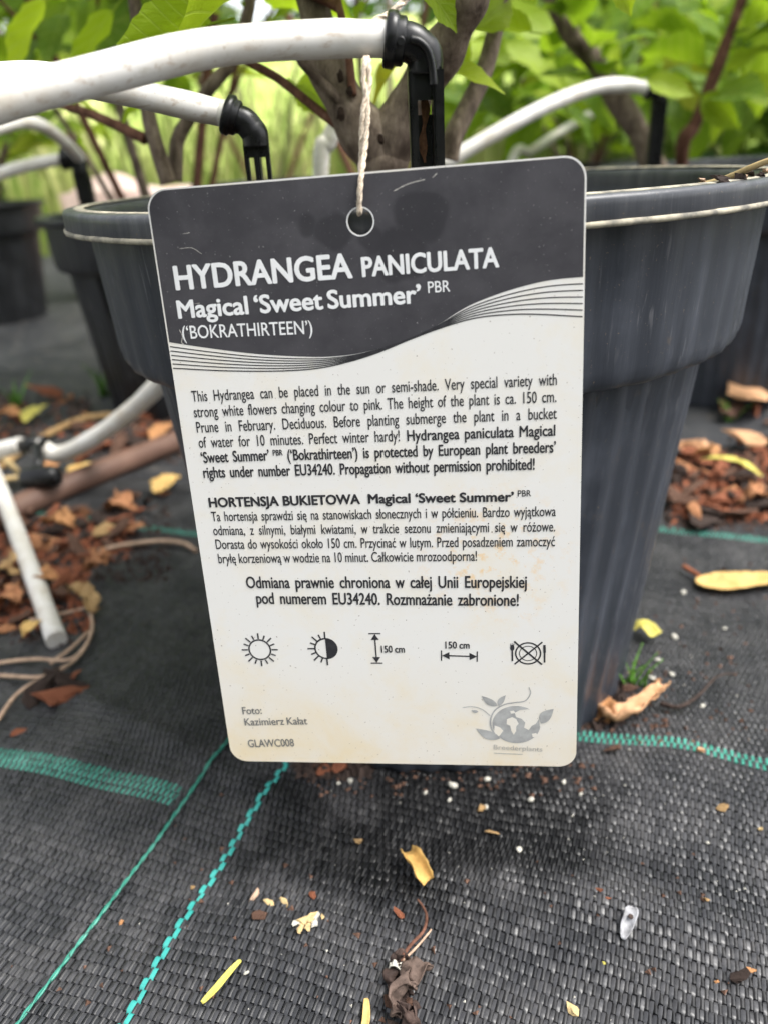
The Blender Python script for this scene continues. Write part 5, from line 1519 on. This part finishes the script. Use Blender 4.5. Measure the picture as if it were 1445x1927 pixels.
# dry stalks at the left edge
sk = empty('dry_stalks', gp(170, 1230)); tag(sk, 'pale dry stalks curving out of the left edge below the cut tube', 'stalk')
for P in ([(-60, 1278), (0, 1262), (70, 1254), (130, 1256), (160, 1236), (176, 1200), (176, 1165)], [(-60, 1288), (0, 1285), (80, 1288), (130, 1268), (162, 1236), (178, 1196), (172, 1160)], [(-30, 1420), (0, 1372), (40, 1318), (100, 1282), (140, 1262)], [(100, 1262), (140, 1232), (170, 1202)], [(60, 1180), (120, 1168), (168, 1156)]):
    wpart('stalk', tube_mesh('stalk', [gp(x, y, 0.004) for x, y in P], lambda q: 0.0010 - 0.0003 * q, 8, 6), M['stalk'], sk)
curled('withered_tip', [gp(140, 1132, 0.008), gp(155, 1142, 0.011), gp(172, 1150, 0.010), gp(182, 1168, 0.006)], lambda q: 0.010 * (0.6 + 0.4 * math.sin(3 * q)), 1.2, M['tan'], None, None, crumple=0.003, seed=17, parent=sk)
def rod(name, P, r, mat, label, cat, group=None):
    return tag(link(name, tube_mesh(name, P, r, 7, 6), mat), label, cat, group)
rod('dry_twig', [gp(190, 1048, 0.004), gp(240, 1040, 0.005), gp(300, 1033, 0.005), gp(345, 1033, 0.004), gp(372, 1045, 0.003)], 0.0014, M['stalk'], 'thin grey-brown twig reaching from the left heap to the label', 'twig')
rod('straw', [gp(-40, 878, 0.012), gp(10, 893, 0.014), gp(52, 922, 0.010)], 0.0022, M['straw'], 'straw slanting down at the left edge above the cut tube', 'straw')
rod('straw', [gp(-40, 960, 0.010), gp(5, 938, 0.013), gp(52, 922, 0.010)], 0.0020, M['straw'], 'straw slanting up at the left edge above the cut tube', 'straw')
rod('straw', [gp(-20, 905, 0.004), gp(80, 838, 0.006), gp(160, 800, 0.006), gp(230, 788, 0.004)], 0.0028, M['tan'], 'long tan stem lying behind the white tube', 'straw')
# perlite granules and crumbs in front of the pot foot
random.seed(77)
for (x, y, s, w) in ((660, 1473, 0.0026, 'below the label, left of the others'), (852, 1483, 0.0034, 'below the label, largest of them'), (916, 1470, 0.0024, 'just below the label edge'), (998, 1509, 0.0028, 'below the right part of the label'), (976, 1602, 0.0024, 'in front of the label, greenish one'),
                  (914, 1522, 0.0020, 'below the label beside a tan crumb'), (845, 1508, 0.0018, 'right under the largest one'), (1092, 1497, 0.0016, 'below the lower right label corner'), (1060, 1474, 0.0018, 'touching the shade of the label corner'), (638, 1476, 0.0016, 'smallest left one below the label'),
                  (1268, 1203, 0.0034, 'right of the yellow scrap'), (1225, 1280, 0.0028, 'right of the grass tuft'), (1262, 1272, 0.0026, 'farther right of the grass tuft'), (1320, 1332, 0.0024, 'beside the stalk of the curled leaf'), (1285, 1118, 0.0030, 'left of the long yellow leaf'), (1362, 1186, 0.0026, 'below the long yellow leaf'), (1236, 1245, 0.0026, 'above the grass tuft'), (1170, 1322, 0.0022, 'behind the curled leaf'), (800, 1494, 0.0016, 'below the middle of the label'), (1330, 1588, 0.0014, 'on the right part of the cloth')):
    solid('perlite_granule', GRAIN, gp(x, y, s * 0.38), s, M['perlite'], 'pale perlite granule on the black cloth ' + w, 'granule', 'perlite granules', None, (1, 0.85, 0.75))
for (x, y, s, mt, lb) in ((465, 1833, 0.0016, 'perlite', 'tiny pale green bead beside the lemon leaflet'), (1135, 1814, 0.0012, 'lemon', 'tiny bright green crumb right of the dead leaf'), (230, 1512, 0.0034, 'dark', 'dark red crumb below the teal band at the left'),
                          (674, 1587, 0.0032, 'tan', 'beige crumb in front of the label'), (364, 1672, 0.0019, 'tan', 'small tan crumb beside the teal line'), (1357, 1524, 0.0042, 'tan', 'tan crumb at the right side of the cloth'), (1318, 1416, 0.0034, 'peach', 'peach crumb on the teal band at the right'),
                          (1150, 1415, 0.0062, 'brown', 'brown oval chip on the teal band beside the label corner'), (1390, 1845, 0.0056, 'dark', 'dark brown crumb near the lower right corner'), (1412, 1828, 0.0034, 'orange', 'orange sliver near the lower right corner'),
                          (1348, 1850, 0.0016, 'orange', 'tiny orange crumb near the lower right corner'), (1327, 1694, 0.0022, 'tan', 'tan crumb above the lower right corner'), (750, 1725, 0.0042, 'rust', 'rusty crumb left of the curved stalk'), (925, 1570, 0.0050, 'tan', 'thin tan splinter in front of the label'),
                          (1125, 1676, 0.0030, 'rust', 'short rusty splinter left of the white husk'), (1142, 1691, 0.0022, 'rust', 'tiny rusty splinter nearest the white husk'), (1076, 1903, 0.0036, 'straw', 'pale straw scrap near the bottom edge'), (490, 1727, 0.0044, 'brown', 'brown crumb left of the beige clump'),
                          (480, 1690, 0.0050, 'stalk', 'pinkish splinter left of the beige clump'), (508, 1700, 0.0044, 'straw', 'beige husk left of the beige clump'), (536, 1700, 0.0040, 'straw', 'upright beige husk nearest the beige clump'), (590, 1688, 0.0034, 'rust', 'rusty crumb above the beige clump'), (229, 1738, 0.0016, 'orange', 'tiny orange crumb between the two teal lines'),
                          (880, 1445, 0.0050, 'rust', 'reddish chip under the label edge at the pot foot'), (1182, 1300, 0.0060, 'brown', 'brown crumb at the right side of the pot foot'), (1240, 1286, 0.0050, 'orange', 'orange-brown crumb right of the grass tuft'), (905, 1526, 0.0040, 'tan', 'tan crumb in the shade in front of the label'),
                          (1430, 1562, 0.0030, 'straw', 'straw-coloured crumb at the right edge')):
    long = 'splinter' in lb or 'sliver' in lb or 'husk' in lb
    solid('litter_crumb', CHIPS if mt not in ('perlite', 'lemon') else GRAIN, gp(x, y, s * (0.16 if long else 0.30)), s, M[mt], lb, 'crumb', None, None, (1, 0.8, 1) if long else (1, 1.5, 1.6) if mt not in ('perlite', 'lemon') else (1, 0.8, 0.6))
random.seed(3)
for k in range(16):      # brittle fragments broken off the dead leaf
    o = bpy.data.objects.new('fragment', CHIPS[k % 12]); COL.objects.link(o)
    o.material_slots[0].link = 'OBJECT'; o.material_slots[0].material = M[('dead', 'dark', 'brown', 'dead')[k % 4]]
    o.parent = cl; s = random.uniform(0.0018, 0.0046)
    o.location = gp(755 + random.gauss(0, 15), 1882 + random.gauss(0, 28), s * 0.2) - Vector(cl.location); o.scale = (s, s * 1.3, s * 1.3); o.rotation_euler = (random.uniform(-.5, .5), random.uniform(-.5, .5), random.uniform(0, 6))
# beige clump of seed capsules
sc_ = empty('seed_clump', gp(578, 1742)); tag(sc_, 'clump of beige seed capsules on the cloth in front of the label', 'seed clump')
for k, (x, y, s) in enumerate(((562, 1740, 0.0030), (574, 1736, 0.0032), (588, 1732, 0.0032), (598, 1728, 0.0024), (566, 1752, 0.0028), (580, 1748, 0.0030), (592, 1742, 0.0026), (608, 1727, 0.0014))):
    o = bpy.data.objects.new('capsule', CHIPS[k % 5]); COL.objects.link(o)
    if not o.data.materials: o.data.materials.append(M['brown'])
    o.material_slots[0].link = 'OBJECT'; o.material_slots[0].material = M['straw'] if k % 3 else M['perlite']
    o.parent = sc_; o.location = gp(x, y, s * 0.4) - Vector(sc_.location); o.scale = (s * 1.4, s * 1.5, s * 2.0); o.rotation_euler = (0, 0.2, 0.5 + 0.2 * k)
# fine crumbs nobody could count
g = np.random.default_rng(4)
def crumbs(name, px_boxes, smin, smax, mat, label):
    V, T = [], []
    base = np.array([(1, 0, 0), (-0.6, 0.8, 0), (-0.5, -0.8, 0), (0, 0, 0.9), (0, 0, -0.5)], float)
    tri = [(0, 1, 3), (1, 2, 3), (2, 0, 3), (1, 0, 4), (2, 1, 4), (0, 2, 4)]
    for (x0, y0, x1, y1, n) in px_boxes:
        for _ in range(n):
            p = gp(g.uniform(x0, x1), g.uniform(y0, y1), 0.0004)
            s = g.uniform(smin, smax); a = g.uniform(0, 6.28)
            b = base * s * g.uniform(0.5, 1.2, (5, 3))
            b = np.stack([b[:, 0] * math.cos(a) - b[:, 1] * math.sin(a), b[:, 0] * math.sin(a) + b[:, 1] * math.cos(a), b[:, 2]], 1) + np.array(p)
            T += [tuple(i + len(V) for i in q) for q in tri]; V += [tuple(q) for q in b]
    return tag(link(name, mesh_from(name, V, T, False), mat), label, 'crumbs', None, 'stuff')
crumbs('soil_crumbs', [(560, 1435, 1120, 1500, 110), (1080, 1240, 1260, 1385, 90), (430, 1600, 1445, 1927, 40), (0, 1480, 430, 1927, 25), (0, 960, 330, 1240, 900), (1250, 850, 1445, 1000, 600), (1120, 1050, 1445, 1400, 110)], 0.0005, 0.0016, M['brown'], 'fine brown soil crumbs on the cloth')
crumbs('pale_crumbs', [(600, 1440, 1445, 1700, 26), (430, 1700, 1445, 1927, 10), (1150, 1100, 1445, 1420, 22), (0, 1500, 430, 1927, 6)], 0.00025, 0.0006, M['perlite'], 'tiny pale specks on the cloth')
crumbs('dark_crumbs', [(1090, 1280, 1170, 1372, 110), (560, 1430, 700, 1465, 90), (-40, 965, 320, 1100, 1100), (-40, 1080, 170, 1220, 500), (1250, 855, 1460, 990, 900), (-40, 740, 180, 830, 200), (150, 780, 340, 880, 250)], 0.001, 0.0045, M['dark'], 'dark peat crumbs around the pot foot and in the heaps')

crumbs('bark_crumbs', [(-40, 975, 250, 1060, 420), (-40, 1050, 170, 1200, 320), (1262, 860, 1460, 985, 380), (-40, 745, 170, 825, 60), (150, 790, 330, 870, 60)], 0.002, 0.0062, M['rust'], 'fine rusty bark crumbs between the larger chips')
# grass tufts
def tuft(x, y, n, h, w, label, seed):
    random.seed(seed)
    p = gp(x, y)
    root = empty('grass_tuft', p); tag(root, label, 'grass')
    for k in range(n):
        a = random.uniform(0, 6.28); l = random.uniform(0.3, 0.9); hh = h * random.uniform(0.5, 1)
        b = p + Vector((random.uniform(-.004, .004), random.uniform(-.004, .004), -0.0005))
        e = b + Vector((math.cos(a) * hh * l, math.sin(a) * hh * l, hh))
        curled('blade', [b, b.lerp(e, 0.5) + Vector((0, 0, hh * 0.12)), e], lambda q: w * max(0.15, 1 - q), 0.4, M['weed_leaf'], None, None, n=4, nc=3, parent=root)
M['weed_leaf'] = plain('weed_leaf', (0.10, 0.24, 0.03), 0.55, 0.35, 0.3, 300)
tuft(1190, 1285, 9, 0.016, 0.0016, 'small green grass tuft growing at the pot foot', 1)
tuft(30, 770, 9, 0.035, 0.004, 'blurred green weed tuft at the left edge', 2)
tuft(200, 745, 8, 0.04, 0.004, 'blurred weed blades beside the left pot', 6)
tuft(1372, 790, 5, 0.018, 0.004, 'blurred weed beside the right-hand pot', 4)

# peat and straw caught on the rim of the front pot
def rim_pt_(a, up=0.0, rr=0.965):
    return Vector((POT_X + R * rr * math.cos(a), POT_Y + R * rr * math.sin(a), 0.1941 + up))
random.seed(9)
for k in range(14):
    a = -0.99 + 0.040 * k + random.uniform(-.01, .01)
    o = bpy.data.objects.new('peat_flake', CHIPS[k % 12]); COL.objects.link(o)
    if not o.data.materials: o.data.materials.append(M['brown'])
    o.material_slots[0].link = 'OBJECT'; o.material_slots[0].material = M['dark'] if k % 4 else M['stalk']
    s = random.uniform(0.003, 0.0075)
    o.location = rim_pt_(a, s * 0.12, random.uniform(0.945, 0.975)); o.scale = (s, s, s * 1.2); o.rotation_euler = (0.1, 0.2, a + PI / 2 + random.uniform(-.4, .4))
    tag(o, 'dark peat flake lying on the right part of the pot rim', 'peat flake', 'peat flakes on the rim')
b = rim_pt_(-0.72, 0.001)
tag(link('straw', tube_mesh('straw', [at(1310, 352, b.y), at(1360, 338, b.y - 0.006), at(1420, 312, b.y - 0.014), at(1480, 290, b.y - 0.02)], lambda q: 0.0010 * (1 - 0.3 * q), 7, 6), M['straw']), 'tan straw sticking out over the right part of the pot rim', 'straw')
o = [q for q in bpy.data.objects if q.name.startswith('straw')][-1]

# something pale pink lying far behind the left pot
t = NT('pink_cloth'); v = t.coord(); n1 = t.noise(v, 12, 3)
M['pink'] = t.set(t.ramp(n1, [(0.3, (0.62, 0.40, 0.36)), (0.7, (0.74, 0.58, 0.53))]), 0.85, 0.2)
pc = at(245, 345, 1.45)
V, Fc = [], []
for i in range(21):
    for j in range(13):
        x = (i / 20 - 0.5) * 0.20; y = (j / 12 - 0.5) * 0.14
        h = 0.030 * math.exp(-((x + 0.03) / 0.06) ** 2 - (y / 0.05) ** 2) + 0.010 * noise.noise(Vector((x * 18, y * 18, 1)))
        V.append((pc.x + x, pc.y + y, 0.17 + h))
for i in range(20):
    for j in range(12):
        a = i * 13 + j; Fc.append((a, a + 13, a + 14, a + 1))
me = mesh_from('pale_bag', V, Fc)
ob_ = link('pale_bag', me, M['pink']); sm = ob_.modifiers.new('t', 'SOLIDIFY'); sm.thickness = 0.16; sm.offset = -1
tag(ob_, 'pale pink bag lying blurred behind the left pot', 'bag')
